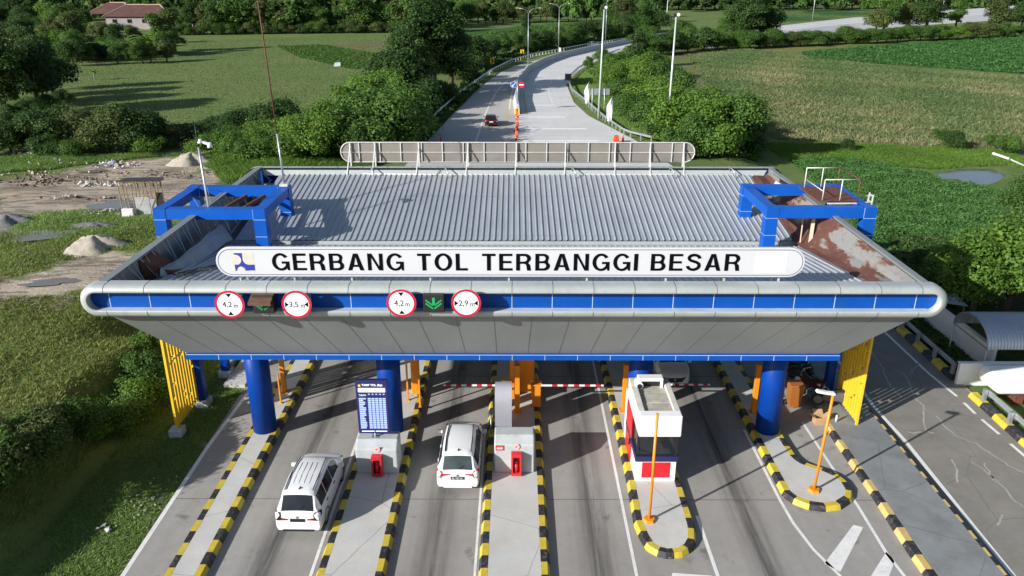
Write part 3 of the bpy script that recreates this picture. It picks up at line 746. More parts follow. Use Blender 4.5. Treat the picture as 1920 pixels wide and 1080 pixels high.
# rusting inner face of the right parapet
b = MB(); rows = []
for k in range(25):
    t = k/24; y = YF+.7+(YR-1.3-YF-.7)*t
    zr = 8.16+(ZV-8.16)*min(1, (y-YF-.62)/(YV-YF-.62)) if y < YV else ZV+.12+(8.22-ZV)*(y-YV)/(YR-YV-.75)
    xr = 13.15
    w1 = .05*math.sin(y*1.7)
    rows.append([(xr, y, zr+.06), (xr+.28, y, zr+.16+w1), (xr+.7, y, zr+(8.45-zr)*.52), (13.98, y, zr+(8.52-zr)*.78), (14.22, y, 8.56)])
b.grid(rows, 0, False); b.build('parapet_lining', M_RUSTP, gate)
b = MB(); b.add([(13.95,40.6,8.2),(14.15,41.2,8.6),(14.21,40.2,8.62),(13.9,39.9,8.05)], [(0,1,2,3)], 0); b.build('torn_flashing', M_BLK, gate)
b = MB(); b.add([(13.55,40.9,8.0),(14.0,41.3,8.46),(14.02,40.6,8.48),(13.6,40.2,7.95)], [(0,1,2,3)], 0); b.build('bent_sheet', M_STEELW, gate)
# exposed truss and dark lining inside the left parapet
b = MB(); b.quad((-14.4,YF+.7,7.3),(-14.4,YR-.7,7.3),(-14.4,YR-.7,8.58),(-14.4,YF+.7,8.58)); b.build('parapet_lining', M_CLAD, gate)
b = MB()
b.bar((-13.75,YF+.8,8.05),(-13.75,YV,6.9),.06); b.bar((-13.75,YV,6.9),(-13.75,YR-.9,8.0),.06)
for k in range(18):
    y = YF+1.1+k*1.0; zz = 8.1-(1.2*min(1,(y-YF)/(YV-YF))) if y < YV else 6.9+1.15*(y-YV)/(YR-YV)
    b.bar((-14.36,y,8.56),(-13.78,y+.05,zz),.035); b.bar((-14.36,y+.45,8.56),(-13.78,y+.05,zz),.035)
b.build('parapet_truss', M_GALV, gate)
b = MB(); b.add([(-14.36,28.2,8.5),(-14.36,29.5,8.5),(-13.5,29.9,7.65),(-13.2,28.9,7.7),(-14.3,28.2,7.8),(-13.35,28.7,7.45)], [(0,1,2,3),(0,3,5,4)], 0)
b.build('rusty_gusset', M_RUST, gate)
# columns
for i, (x, y) in enumerate([(-10.92,29.68),(-5.36,29.68),(5.34,29.68),(11.02,29.68),(-10.92,39.6),(-5.36,39.6),(5.34,39.6),(11.02,39.6)]):
    b = MB(); b.tube([(x,y,.19),(x,y,4.96)], .5, 32); b.build('column', M_BLUEDARK, gate)
    if y < 30: pass
for x, y in ((-14.55,32.15),(-14.5,35.1),(14.75,32.7),(14.75,36.0),(-14.5,40.5),(14.75,40.5)):
    b = MB(); b.box(x-.17, x+.17, y-.2, y+.2, .3, 7.4, 0); b.build('side_post', M_BLUEDARK, gate)
    b = MB(); b.box(x-.3, x+.3, y-.32, y+.32, -.1, .3, 0); b.build('post_footing', M_BLOCK, gate, bevel=.02)
# blue portal frames standing through the roof
def portal(xa, xb_, ya, yb, zt, inner):
    f = MB(); w = .27
    for x in (xa, xb_):
        for y in (ya, yb):
            low = 6.0 if abs(x) > 14 else (ZV-.1 if abs(y-YV) < 1.5 else 7.0)
            f.box(x-w, x+w, y-w, y+w, low, zt, 0)
            for z in (zt-.5, zt-1.3):
                if z > low+.2:
                    f.box(x-w-.004, x+w+.004, y-w-.004, y-w, z-.009, z+.009, 1); f.box(x-w-.004, x-w, y-w, y+w, z-.009, z+.009, 1)
    for y in (ya, yb):
        f.box(xa+w, xb_-w, y-w+.03, y+w-.03, zt-.5, zt-.02, 0)
        for x in (xa+w+.01, xb_-w-.01): f.box(x-.009, x+.009, y-w+.024, y-w+.03, zt-.5, zt-.015, 1)
    for x in (xa, xb_):
        f.box(x-w+.03, x+w-.03, ya+w, yb-w, zt-.45, zt-.04, 0)
    for y in (ya, yb):                                     # hidden brackets carrying the outer posts
        xo, xi = (xa, xb_) if abs(xa) > abs(xb_) else (xb_, xa)
        f.box(min(xo, xi), max(xo, xi), y-.15, y+.15, 6.05, 6.4, 0)
    return f.build('portal_frame', [M_BLUEF, M_SEAMW], gate)
portal(-16.02, -11.52, 34.25, 38.3, 8.92, -1)
portal(11.56, 15.95, 34.25, 38.2, 9.02, 1)
b = MB()
for x, y0, y1 in ((-14.6,34.6,37.9),(-13.5,34.6,37.9),(-12.6,34.6,37.9)): b.bar((x-.4,y0,8.45),(x+.15,y1,8.5),.12,.16)
b.build('frame_joist', M_RUST, gate)
# lifted roof sheet on the left
lowe = [py_(300,519,28.25),py_(318,523,28.6),py_(345,509,29.7),py_(375,491,31.0),py_(405,469,32.6),py_(437,448,34.3)]
uppe = [py_(303,500,28.6),py_(322,494,29.2),py_(348,474,30.5),py_(375,452,31.9),py_(395,435,33.2),py_(414,421,34.7)]
b = MB(); rows = []
for k in range(26):
    t = k/25*5; i_ = min(4, int(t)); f = t-i_; p, q = lowe[i_].lerp(lowe[i_+1], f), uppe[i_].lerp(uppe[i_+1], f)
    rows.append([p.lerp(q, u)+Vector((0,0,.07*math.sin(u*PI)+.03*math.sin(k*.9+u*4)+.012*math.sin(u*44))) for u in [m/16 for m in range(17)]])
b.grid(rows, 0, True)
tag(b.build('loose_roof_sheet', paint('dull grey loose sheet', (.27,.295,.32), .5, .2, var=.12, scale=1.5, dirt=(.16,.16,.16), dirt_amt=.4)), 'buckled grey roof sheet lying loose by the left parapet', 'metal sheet')
b = MB()
for k in range(26):
    t = rnd.random(); x = -13.2+2.3*t; y = 28.6+4.2*t-rnd.uniform(.2,.7)
    z = 8.18-(y-25.8)*.1398+.09
    a = rnd.uniform(-.5,1.2); l = rnd.uniform(.3,.9); b.bar((x,y,z),(x+l*math.cos(a),y+l*math.sin(a),z-.1398*l*math.sin(a)+.04),.05,.04)
tag(b.build('roof_debris', M_BLK, ), 'dark broken strips scattered under the loose roof sheet', 'debris')

# ------------------------------------------------------------------ name sign on the roof edge
sg = thing('name_sign', (-.2, 26.3, 8.4), 'long white rounded sign reading GERBANG TOL TERBANGGI BESAR above the fascia', 'sign')
SY = 26.22; sx0, sx1, sz0, sz1 = -10.62, 10.28, 8.62, 9.72
b = MB(); b.prism(stadium(sx0, sx1, sz0, sz1, 18), 'y', SY, SY+.13); b.build('sign_panel', M_SIGNW, sg, bevel=.012)
b = MB(); o_ = stadium(sx0+.07, sx1-.07, sz0+.065, sz1-.065, 18); i_ = stadium(sx0+.09, sx1-.09, sz0+.085, sz1-.085, 18)
b.grid([[(u, SY-.004, w) for u, w in o_], [(u, SY-.004, w) for u, w in i_]], 0, False, closed=True); b.build('border_line', M_NAVY, sg)
def sxp(x): return py_(x, 490, SY).x
zc = (sz0+sz1)/2
for w, a, c in (('GERBANG',509,757.5),('TOL',781.5,877.5),('TERBANGGI',903,1197),('BESAR',1219.5,1389.5)):
    sign_word('lettering', w, .66, sxp(a), sxp(c), zc+.01, SY-.002, M_BLACK, sg)
b = MB(); b.box(sxp(1417), sxp(1475), SY-.006, SY, zc-.37, zc+.40); b.build('blank_patch', M_BRIGHTW, sg)
ex0, ex1 = sxp(434), sxp(476); ez0, ez1 = zc-.375, zc+.36
b = MB(); b.box(ex0, ex1, SY-.004, SY, ez0, ez1); b.build('emblem_ground', paint('faded cream sticker', (.58,.555,.505), .6, var=.08, scale=4), sg)
em = [(.15,.97),(.50,.97),(.5,.62),(.54,.50),(.62,.42),(.74,.37),(1.0,.38),(1.0,.09),(.58,.07),(.56,.17),(.49,.25),(.39,.29),(.29,.26),(.22,.18),(.2,.07),(.13,.07),(.12,.38),(.28,.38),(.37,.43),(.43,.53),(.445,.64),(.42,.75),(.36,.83),(.27,.88),(.15,.89)]
b = MB(); b.prism([(ex0+(ex1-ex0)*u, ez0+(ez1-ez0)*v) for u, v in em], 'y', SY-.012, SY-.004); b.build('emblem', M_NAVY if False else paint('emblem blue', (.02,.04,.32), .5, var=.05), sg)
b = MB()
for x in (448,550,658,806,954,1101,1250,1360,1463):
    X = py_(x, 522, SY).x; b = MB(); b.box(X-.03, X+.03, SY+.13, SY+.19, 8.3, 9.5); b.bar((X,SY+.19,9.45),(X,SY+.95,8.08),.05)
    b.build('sign_post', M_STEELW, sg)

# the sign on the far edge, seen from behind
rs = thing('name_sign', (.1, 44.5, 8.6), 'back of the rear roof sign, brown board in a pale steel frame', 'sign')
RY = 44.5; r0, r1, q0, q1 = -9.95, 10.25, 8.78, 9.9
b = MB(); b.prism(stadium(r0, r1, q0, q1, 16), 'y', RY, RY+.06); b.build('sign_panel', M_BOARDBACK, rs)
b = MB(); st = [Vector((u, RY-.03, w)) for u, w in stadium(r0, r1, q0, q1, 16)]; b.tube(st+[st[0]], .032, 6); b.bar((r0,RY-.035,(q0+q1)/2),(r1,RY-.035,(q0+q1)/2),.035)
for k in range(16):
    x = -8.9+k*1.19; b.bar((x,RY-.045,q0),(x,RY-.045,q1),.05)
b.build('back_frame', M_STEELW, rs)
for x in (660,706,787,878,968,1059,1151,1216,1278):
    X = py_(x, 320, RY).x; m = MB(); m.bar((X,RY-.1,8.3),(X,RY-.1,q1),.07); m.bar((X-.08,RY-1.15,8.12),(X,RY-.12,q1-.3),.05)
    m.bar((X,RY-.1,8.62),(X+.2,RY-.75,8.3),.04); m.build('brace', M_STEELW, rs)

for px0, lab in ((700,'first'),(838,'b'),(1075,'c'),(1258,'d'),(1370,'e')):
    p = py_(px0, 326, 43.6); b = MB(); b.tube([(p.x,43.75,8.2),(p.x-.12,43.5,8.75),(p.x+.06,43.15,8.55),(p.x+.14,43.0,8.2)], .035, 6); b.build('cable_loop', M_GALV, gate)
b = MB(); b.tube([(-9,43.55,8.3),(-4,43.5,8.27),(2,43.55,8.28),(9,43.5,8.3),(13.2,43.6,8.33)], .03, 6); b.build('conduit', M_STEELW, gate)

# ------------------------------------------------------------------ restriction signs and lane signals on the fascia
def disc(b, x, z, y, r0, r1, m, n=40, t=.004):
    ring0 = [(x+r0*math.cos(2*PI*k/n), y, z+r0*math.sin(2*PI*k/n)) for k in range(n)]
    if r1: b.grid([ring0, [(x+r1*math.cos(2*PI*k/n), y, z+r1*math.sin(2*PI*k/n)) for k in range(n)]], m, False, closed=True)
    else: b.add(ring0, [tuple(range(n))], m)
for px0, num, vert, lab in ((430.5,'4,2',1,'round red rimmed height limit sign reading 4,2 m left of the hooded lane signal'),(556,'3,5',0,'round red rimmed width limit sign reading 3,5 m'),
                     (752.5,'4,2',1,'round red rimmed height limit sign reading 4,2 m left of the bare lane signal'),(874,'2,9',0,'round red rimmed width limit sign reading 2,9 m')):
    Y = 24.86; p = py_(px0, 571 if px0 < 600 else 568.5, Y); x, z = p.x, p.z; r = .515
    t = thing('limit_sign', (x, Y, z), lab, 'road sign', 'limit signs on the fascia')
    b = MB(); b.prism([(x+r*math.cos(2*PI*k/40), z+r*math.sin(2*PI*k/40)) for k in range(40)], 'y', Y, Y+.03); b.build('sign_plate', M_WHITE, t)
    b = MB(); disc(b, x, z, Y-.003, r, r*.84, 0); b.build('rim', M_REDRIM, t)
    for s in (-1, 1):
        b = MB()
        if vert: tri = [(x-.1, z+s*.4), (x+.1, z+s*.4), (x, z+s*.26)]
        else: tri = [(x+s*.4, z-.1), (x+s*.4, z+.1), (x+s*.27, z)]
        b.add([(u, Y-.004, w) for u, w in tri], [(0,1,2)]); b.build('arrow_mark', M_BLACK, t)
    text_mesh('lettering', num, .24, x-.25, x+.08 if vert else x+.06, z-.01, Y-.002, M_BLACK, t, bold=.0, depth=.004)
    text_mesh('lettering', 'm', .12, x+.14, x+.28, z-.06, Y-.002, M_BLACK, t, depth=.004)
    b = MB(); b.box(x-.3, x+.3, Y+.03, Y+.6, z+.1, z+.16); b.box(x-.3, x+.3, Y+.03, Y+.6, z-.16, z-.1); b.build('bracket', M_GALV, t)
for px0, py0, hood in ((493,572,1),(813,569.5,0)):
    Y = 25.0; p = py_(px0, py0, Y); x, z = p.x, p.z
    t = thing('lane_signal', (x, Y, z), 'lane signal box with green down arrow under a brown hood' if hood else 'lane signal box with bright green down arrow and no hood', 'traffic signal', 'lane signals on the fascia')
    b = MB(); b.box(x-.36, x+.36, Y, Y+.4, z-.32, z+.32); b.build('housing', M_BLK, t, bevel=.015)
    if hood: b = MB(); b.add([(x-.42,Y-.3,z+.2),(x+.36,Y-.3,z+.2),(x+.36,Y+.4,z+.4),(x-.42,Y+.4,z+.4)], [(0,1,2,3)]); b.box(x-.42,x+.36,Y-.3,Y-.28,z+.1,z+.2); b.build('hood', M_BRONZE, t)
    b = MB()
    for k in range(6):                                       # dotted LED strokes
        for s in (-1, 1):
            for q in (0, .12):
                u = s*.25*(k/5); w = -.2+.2*(k/5)+q; b.box(x+u-.026, x+u+.02, Y-.006, Y-.001, z+w-.035, z+w+.025)
    for k in range(4): b.box(x-.045, x+.045, Y-.006, Y-.001, z-.02+k*.07-.03, z-.02+k*.07+.032) if not hood else b.box(x-.035, x+.035, Y-.006, Y-.001, z+.0+k*.05-.03, z+k*.05+.01)
    b.build('down_arrow', M_LEDGREEN if not hood else m_emit('dim green signal', (.03,.24,.09), .10), t)

# ------------------------------------------------------------------ things on the roof
b = MB(); b.tube([(-11.52,38.3,8.92),(-11.62,38.35,11.5)], .05, 8); o = MB()
am = thing('antenna_mast', (-11.52,38.3,8.92), 'tall thin rusty antenna mast on the left blue frame', 'mast')
b.build('lower_pole', M_GALV, am); o.tube([(-11.62,38.35,11.5),(-11.95,38.5,19.5)], .035, 8); o.build('upper_pole', M_RUST, am)
q = MB(); q.box(-11.72,-11.32,38.1,38.5,8.925,9.04); q.build('base_plate', M_STEELW, am)
cp = thing('camera_pole', (-13.9,34.6,8.5), 'slim steel pole carrying a white security camera', 'camera pole')
b = MB(); b.tube([(-13.75,34.5,8.5),(-13.95,34.5,8.75),(-14.02,34.55,11.6)], .05, 8); b.build('pole', M_GALV, cp)
b = MB(); b.tube([(-14.02,34.55,11.6),(-14.05,34.55,12.6)], .02, 6); b.build('lightning_rod', M_BLK, cp)
b = MB(); b.bar((-14.0,34.5,11.82),(-13.7,34.42,11.85),.06,.07); b.tube([(-13.85,34.4,11.8),(-13.85,34.4,11.98)], .075, 10); b.bar((-13.72,34.4,11.86),(-13.45,34.36,11.77),.11,.1); b.tube([(-13.45,34.36,11.84),(-13.43,34.36,11.62)], [.09,.12], 12)
b.build('camera', M_WHITE, cp)
b = MB(); b.tube([(-15.3,36.2,8.85),(-14.6,35.4,8.3),(-13.8,34.5,8.55)], .015, 5); b.tube([(-15.2,37.8,8.95),(-14.4,36.0,8.6),(-13.9,34.9,8.52)], .012, 5); b.build('cable', M_GALV, cp)
# railed service platform on the right frame
sp = thing('service_platform', (15.0,36.3,9.0), 'rusty white railed service platform on the right blue frame', 'platform')
b = MB(); b.box(13.9,15.7,35.0,37.6,9.03,9.08); b.build('deck', M_RUST, sp)
b = MB()
for y in (35.0, 37.4):
    for x in (14.1, 14.9, 15.7):
        b.tube([(x,y,9.08),(x,y,10.05)], .028, 6, 1 if x > 15.5 else 0)
    b.tube([(14.1,y,10.05),(15.7,y,10.05)], .026, 6, 0)
for x in (14.1,): b.tube([(x,35.0,9.5),(x,37.4,9.5)], .02, 6, 0)
b.tube([(15.7,35.0,10.05),(15.7,37.4,10.05)], .026, 6, 1)
b.build('railing', [M_STEELW, M_RUST], sp)
b = MB(); b.bar((14.2,34.6,9.045),(15.5,34.6,9.06),.1,.05); b.build('toe_board', M_STEELW, sp)
b = MB(); b.bar((16.35,35.0,7.9),(16.4,35.0,9.35),.05); b.bar((16.35,35.4,7.9),(16.4,35.4,9.35),.05)
for z in (8.2,8.6,9.0,9.3): b.bar((16.1,35.0,z),(16.38,35.0,z),.03); b.bar((16.38,35.0,z),(16.38,35.4,z),.03)
b.build('ladder', M_STEELW, sp)
b = MB(); b.bar((13.55,34.3,ZV+.1),(13.75,34.8,8.6),.16); b.bar((13.2,34.6,ZV+.3),(13.3,34.9,8.5),.05)
tag(b.build('pipe_stub', M_CREAM), 'pale pipe standing in the valley gutter under the right frame', 'pipe')

# ------------------------------------------------------------------ yellow slatted screens
def screen(x, ya, yb, zt, label, foot=True, seed=1):
    rr = random.Random(seed)
    t = thing('slatted_screen', (x, (ya+yb)/2, 0), label, 'screen', 'yellow slatted screens at the gate sides')
    n = 9; w = (yb-ya)/n; b = MB()
    for k in range(n):
        y = ya+w*k; z = .35; first = True
        cuts = sorted(rr.uniform(1.0, zt-.6) for _ in range(2))+[zt]
        for c in cuts:
            b.box(x-.05, x+.05, y+.05, y+w-.05, z, c-.05); z = c+.08
    b.build('slats', M_YELLOW, t)
    b = MB()
    for z in (.5, zt*.5, zt-.3): b.box(x-.03, x+.03, ya, yb, z, z+.07)
    for y in (ya, yb): b.box(x-.05, x+.05, y-.04, y+.04, .1, zt)
    b.build('frame', M_YELLOW, t)
    if foot: b = MB(); b.box(x-.3, x+.25, ya-.28, ya+.3, -.15, .3); b.build('footing', M_BLOCK, t, bevel=.03)
    return t
screen(-14.72, 29.55, 31.95, 6.5, 'sunlit yellow slatted screen by the grass bank, nearest the left blue column')
screen(-14.72, 36.2, 39.4, 6.5, 'yellow slatted screen at the rear left of the gate beyond the blue posts', seed=5)
screen(15.1, 30.1, 32.4, 6.5, 'yellow slatted screen beside the outer road, half in shadow', foot=False, seed=3)

# ------------------------------------------------------------------ vehicles
def interp(tab, s):
    for (a, u), (c, v) in zip(tab, tab[1:]):
        if s <= c: t = max(0, (s-a)/(c-a)); return u+(v-u)*t
    return tab[-1][1]
def make_car(name, label, loc, rz, body, L=4.19, W=1.66, Hh=1.68, tail=M_REDLAMP, rearglass=M_GLASS, ribs=False, front=False, plate=M_BLK, platetext=None, sport=False, cat='car', group='cars at the toll gate', rails=True):
    t = thing(name, loc, label, cat, group, rz)
    k = L/4.19; hk = Hh/1.68; wk = W/1.66
    top = [(0,.93),(.05,.99),(.10,1.06),(.34,1.57),(.5,1.63),(1.4,1.68),(2.2,1.66),(2.65,1.585),(3.36,1.07),(3.5,1.02),(3.95,.90),(4.1,.80),(4.19,.62)]
    bel = [(0,.90),(.1,1.0),(1,.98),(3,.93),(3.4,.92),(4.19,.6)]
    hw = [(0,.765),(.06,.80),(.2,.822),(.6,.83),(3.3,.83),(3.8,.80),(4.0,.74),(4.12,.65),(4.19,.52)]
    rw = [(0,.62),(.1,.64),(.34,.57),(.5,.585),(1.5,.605),(2.6,.57),(3.36,.68),(4.0,.66),(4.19,.45)]
    lo = [(0,.30),(.1,.24),(.5,.22),(3.7,.2),(4.05,.22),(4.19,.32)]
    if sport:
        top = [(0,.9),(.06,1.0),(.5,1.36),(.75,1.45),(1.4,1.5),(2.1,1.46),(2.9,1.0),(3.6,.9),(4.1,.74),(4.19,.6)]
    g = lambda tab, s: interp(tab, s/k)
    def sec(s):
        zt, zb_, w, r, l = g(top, s)*hk, g(bel, s)*hk, g(hw, s)*wk, g(rw, s)*wk, g(lo, s)
        zb_ = min(zb_, zt-.035)
        if zt-zb_ < .12: r = max(r, w*.86)
        return [(w*.93, l), (w, l+.14), (w*1.0, (l+zb_)/2+.04), (w*.985, zb_-.05), (w*.955, zb_), (r+(w*.955-r)*.08, zb_+(zt-zb_)*.88), (r*.9, zt-.012), (r*.55, zt+.012), (0, zt+.02)]
    yc = L/2
    ss = [0,.03,.06,.10,.16,.24,.34,.42,.5,.75,1.0,1.4,1.8,2.2,2.45,2.65,2.85,3.1,3.36,3.43,3.5,3.7,3.95,4.03,4.1,4.15,4.19]
    b = MB(); rows = []
    for s in ss:
        q = sec(s*k); rows.append([(x, s*k-yc, z) for x, z in q]+[(-x, s*k-yc, z) for x, z in q[-2::-1]])
    b.grid(rows, 0, True); n = len(rows[0])
    b.add(rows[0], [tuple(range(n))[::-1]], 0); b.add(rows[-1], [tuple(range(n))], 0)
    bo = b.build('body', body, t, world=False)
    bo.data.set_sharp_from_angle(angle=R(32))
    up = lambda s, u, off=.012: (u*g(rw, s)*wk, s-yc, g(top, s)*hk+.016-.03*u*u+off)
    def patch(name, s0, s1, u0, u1, m, ns=6, nu=8, par=t, off=.012, taper=0):
        p = MB(); rows = []
        for i in range(ns+1):
            s = s0+(s1-s0)*i/ns; f = 1-taper*(i/ns)
            rows.append([up(s, (u0+(u1-u0)*j/nu)*f, off) for j in range(nu+1)])
        p.grid(rows, 0, True); return p.build(name, m, par, world=False)
    r0, r1 = (.085*k, .325*k) if not sport else (.1*k, .5*k)
    patch('rear_window', r0, r1, -.9, .9, rearglass)
    w0, w1 = (3.30*k, 2.70*k) if not sport else (2.85*k, 2.15*k)
    patch('windshield', w0, w1, -.92, .92, M_GLASS)
    def side(s, f, sg, off=.012):
        q = sec(s); a, c = q[4], q[5]; return (sg*(a[0]+(c[0]-a[0])*f+off), s-yc, a[1]+(c[1]-a[1])*f)
    e = 2.98*k if not sport else 2.5*k
    for sg in (1, -1):
        for a, c in (((.40*k, 1.12*k), (1.18*k, 2.02*k), (2.08*k, e)) if not sport else ((.7*k, 1.45*k), (1.52*k, e))):
            p = MB(); rows = []
            for i in range(7):
                s = a+(c-a)*i/6; rows.append([side(s, .08+.84*j/3, sg) for j in range(4)])
            p.grid(rows, 0, True); p.build('side_window', M_GLASS, t, world=False)
        for s in (.95*k, 2.0*k):                                # door handles
            q = sec(s); p = MB(); x = q[3][0]*sg; p.box(min(x-.01*sg, x+.03*sg), max(x-.01*sg, x+.03*sg), s-yc, s-yc+.17, q[3][1]-.06, q[3][1]-.025); p.build('handle', M_BLK if ribs else body, t, world=False)
        q = sec(e); p = MB(); x = sg*(q[4][0]+.02); p.box(min(x, x+sg*.2), max(x, x+sg*.2), e-yc-.06, e-yc+.06, q[4][1]+.02, q[4][1]+.17); p.build('mirror', body if not sport else M_BLK, t, bevel=.03, world=False)
        for s in (.82*k, 3.42*k):
            wx = sg*(W/2-.10); wh = MB(); wh.tube([(wx-sg*.1, s-yc, .3), (wx+sg*.085, s-yc, .3)], .3, 20); wo = wh.build('wheel', M_TYRE, t, world=False)
            rm = MB(); rm.tube([(wx+sg*.083, s-yc, .3), (wx+sg*.095, s-yc, .3)], [.21, .17], 14); rm.build('rim', M_RIM, wo, world=False)
            arch = MB(); q = sec(s); xo = sg*(q[1][0]+.004)
            ring = [(xo, s-yc+.36*math.cos(PI*j/12), .3+.36*math.sin(PI*j/12)) for j in range(13)]; ring2 = [(xo, s-yc+.3*math.cos(PI*j/12), .3+.3*math.sin(PI*j/12)) for j in range(13)]
            arch.grid([ring, ring2], 0, False); arch.build('wheel_arch', M_BLK, t, world=False)
        # tail lamp: corner block plus an arm reaching onto the tailgate
        p = MB(); yb = -yc; h0 = g(hw, 0)*wk; h2 = g(hw, .22)*wk
        zA, zB = (.72*hk, 1.04*hk)
        ro = [(sg*.57*wk,yb-.016,.86*hk),(sg*.57*wk,yb-.016,.95*hk),(sg*.62*wk,yb+.05,zB)]
        p.add([(sg*.60*wk,yb-.018,.80*hk),(sg*.66*wk,yb-.018,zA),(sg*(h0+.006),yb+.0,zA),(sg*(h0+.012),yb+.05,.90*hk),(sg*(h0-.02),yb+.10,zB),(sg*.61*wk,yb+.045,zB-.02),(sg*.57*wk,yb-.018,.93*hk),(sg*(h2+.014),yb+.24,.88*hk),(sg*(h2+.0),yb+.26,zB+.0)], [(0,1,2,3,4,5,6),(2,7,3),(3,7,8,4)])
        if tail is M_REDLAMP: p.add([(sg*.60*wk,yb-.021,.935*hk),(sg*.60*wk,yb-.021,.83*hk),(sg*.30*wk,yb-.022,.89*hk),(sg*.28*wk,yb-.021,.93*hk)], [(0,1,2,3)])
        else: p.add([(sg*.62*wk,yb-.021,.83*hk),(sg*.66*wk,yb-.021,.72*hk),(sg*.36*wk,yb-.022,.735*hk),(sg*.34*wk,yb-.022,.78*hk)], [(0,1,2,3)])
        lo_ = p.build('tail_lamp', tail, t, world=False)
        if tail is M_DARKLAMP:
            p = MB(); p.add([(sg*.62*wk,yb-.025,.785*hk),(sg*.64*wk,yb-.025,.728*hk),(sg*.39*wk,yb-.026,.738*hk),(sg*.38*wk,yb-.026,.768*hk)], [(0,1,2,3)]); p.build('red_strip', M_REDLAMP, lo_, world=False)
        else:
            p = MB(); p.add([(sg*.64*wk,yb-.024,.79*hk),(sg*.68*wk,yb-.022,.735*hk),(sg*(h0-.02),yb-.012,.735*hk),(sg*(h0-.02),yb-.012,.83*hk),(sg*.66*wk,yb-.022,.83*hk)], [(0,1,2,3,4)]); p.build('clear_lens', M_LAMPW, lo_, world=False)
        p = MB(); yf = L-yc
        p.add([(sg*.44*wk,yf-.035,.66*hk),(sg*.62*wk,yf-.1,.66*hk),(sg*.775*wk,yf-.36,.82*hk),(sg*.74*wk,yf-.34,.885*hk),(sg*.50*wk,yf-.06,.75*hk)], [(0,1,2,3,4)]); p.build('headlight', M_LAMPW, t, world=False)
        if front:
            p = MB(); p.add([(sg*.47*wk,yf-.0,.32),(sg*.70*wk,yf-.13,.33),(sg*.72*wk,yf-.16,.5),(sg*.60*wk,yf-.08,.49)], [(0,1,2,3)]); fo = p.build('fog_lamp', M_BLK, t, world=False)
        if rails:
            p = MB(); p.tube([up(s, sg*.86, .03) for s in (.5*k, 1*k, 1.6*k, 2.2*k, 2.55*k)], .02, 6); p.build('roof_rail', M_BLK, t, world=False)
    if ribs:
        p = MB()
        for u in (-.5, -.18, .14, .46): p.tube([up(s, u, .004) for s in (.85*k, 1.3*k, 1.8*k, 2.15*k)], .011, 5)
        p.build('roof_rib', M_GALV, t, world=False)
    if not sport:
        p = MB(); a = up(.62*k, 0, 0); p.add([(a[0]-.02,a[1]-.1,a[2]),(a[0]+.02,a[1]-.1,a[2]),(a[0]+.015,a[1]-.11,a[2]+.07),(a[0],a[1]+.12,a[2])], [(0,1,2),(0,2,3),(1,3,2)]); p.build('antenna_fin', M_BLK, t, world=False)
    if front:
        p = MB(); yf = L-yc; p.add([(-.60*wk,yf-.045,.74*hk),(-.44*wk,yf+.006,.62*hk),(-.36*wk,yf+.02,.47*hk),(.36*wk,yf+.02,.47*hk),(.44*wk,yf+.006,.62*hk),(.60*wk,yf-.045,.74*hk),(.3*wk,yf+.0,.69*hk),(-.3*wk,yf+.0,.69*hk)], [(0,1,7),(1,2,3,4,6,7),(4,5,6)]); p.build('grille', M_BLK, t, world=False)
        p = MB(); p.box(-.21,.21,yf+.02,yf+.035,.33,.44); p.build('number_plate', M_GALV, t, world=False)
        p = MB(); p.tube([(0,yf+.012,.6*hk),(0,yf+.03,.6*hk)], .05, 10); p.build('badge', M_RIM, t, world=False)
    p = MB(); yb = -yc
    p.box(-.26,.26,yb-.022,yb-.004,.66*hk,.79*hk); po = p.build('number_plate', plate, t, world=False)
    p = MB(); p.tube([up(.1*k, .02, .03), up(.085*k, .1, .03), up(.16*k, .42, .02)], .013, 5); p.build('wiper', M_BLK, t, world=False)
    p = MB(); p.box(-.55*wk,.55*wk,yb-.035,yb-.002,.27,.335); p.build('bumper_trim', M_BLK if ribs else body, t, world=False)
    p = MB(); p.tube([(0,yb-.01,.855*hk),(0,yb-.022,.855*hk)], .045, 10); p.build('badge', M_RIM, t, world=False)
    p = MB(); p.box(-.6*wk,.6*wk,yb-.006,yb-.0015,.505,.513); p.box(-.62*wk,.62*wk,yb-.006,yb-.0015,.43,.436); p.build('tailgate_seam', M_SEAMD, t, world=False)
    if platetext:
        text = text_mesh('plate_text', platetext, .075, -.21, .21, .725*hk, yb-.0225, M_WHITE, None, depth=.003); text.parent = po
    return t
make_car('minivan', 'white minivan with dark tinted rear window and smoked tail lamps', (-7.64, 24.85, .0), R(-.8), M_CARW, tail=M_DARKLAMP, ribs=True, plate=M_BLK)
make_car('minivan', 'white minivan with bright red tail lamps beside the ticket machine', (-2.18, 27.38, .0), R(-.3), M_CARW, L=4.07, W=1.655, Hh=1.6, rearglass=M_GLASSG, platetext='BE 1787 RC')
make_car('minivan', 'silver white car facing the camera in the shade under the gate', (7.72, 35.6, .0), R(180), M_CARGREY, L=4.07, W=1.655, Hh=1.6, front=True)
make_car('minivan', 'white car mostly hidden under the gate in the left lane', (-7.75, 38.7, .0), R(-1), M_CARW, L=4.07, W=1.655, Hh=1.6)
make_car('hatchback', 'dark red hatchback driving away on the road beyond the gate', (-3.28, 108.5, .0), R(2), M_CARRED, L=4.1, W=1.72, Hh=1.6, sport=True, plate=M_WHITE, rails=False, group='cars on the far road')
p = gp(1112, 87); make_car('hatchback', 'tiny white car far off on the curving road', (p.x, p.y, 0), R(-42), M_CARW, L=4.3, W=1.75, Hh=1.6, sport=True, rails=False, group='cars on the far road')

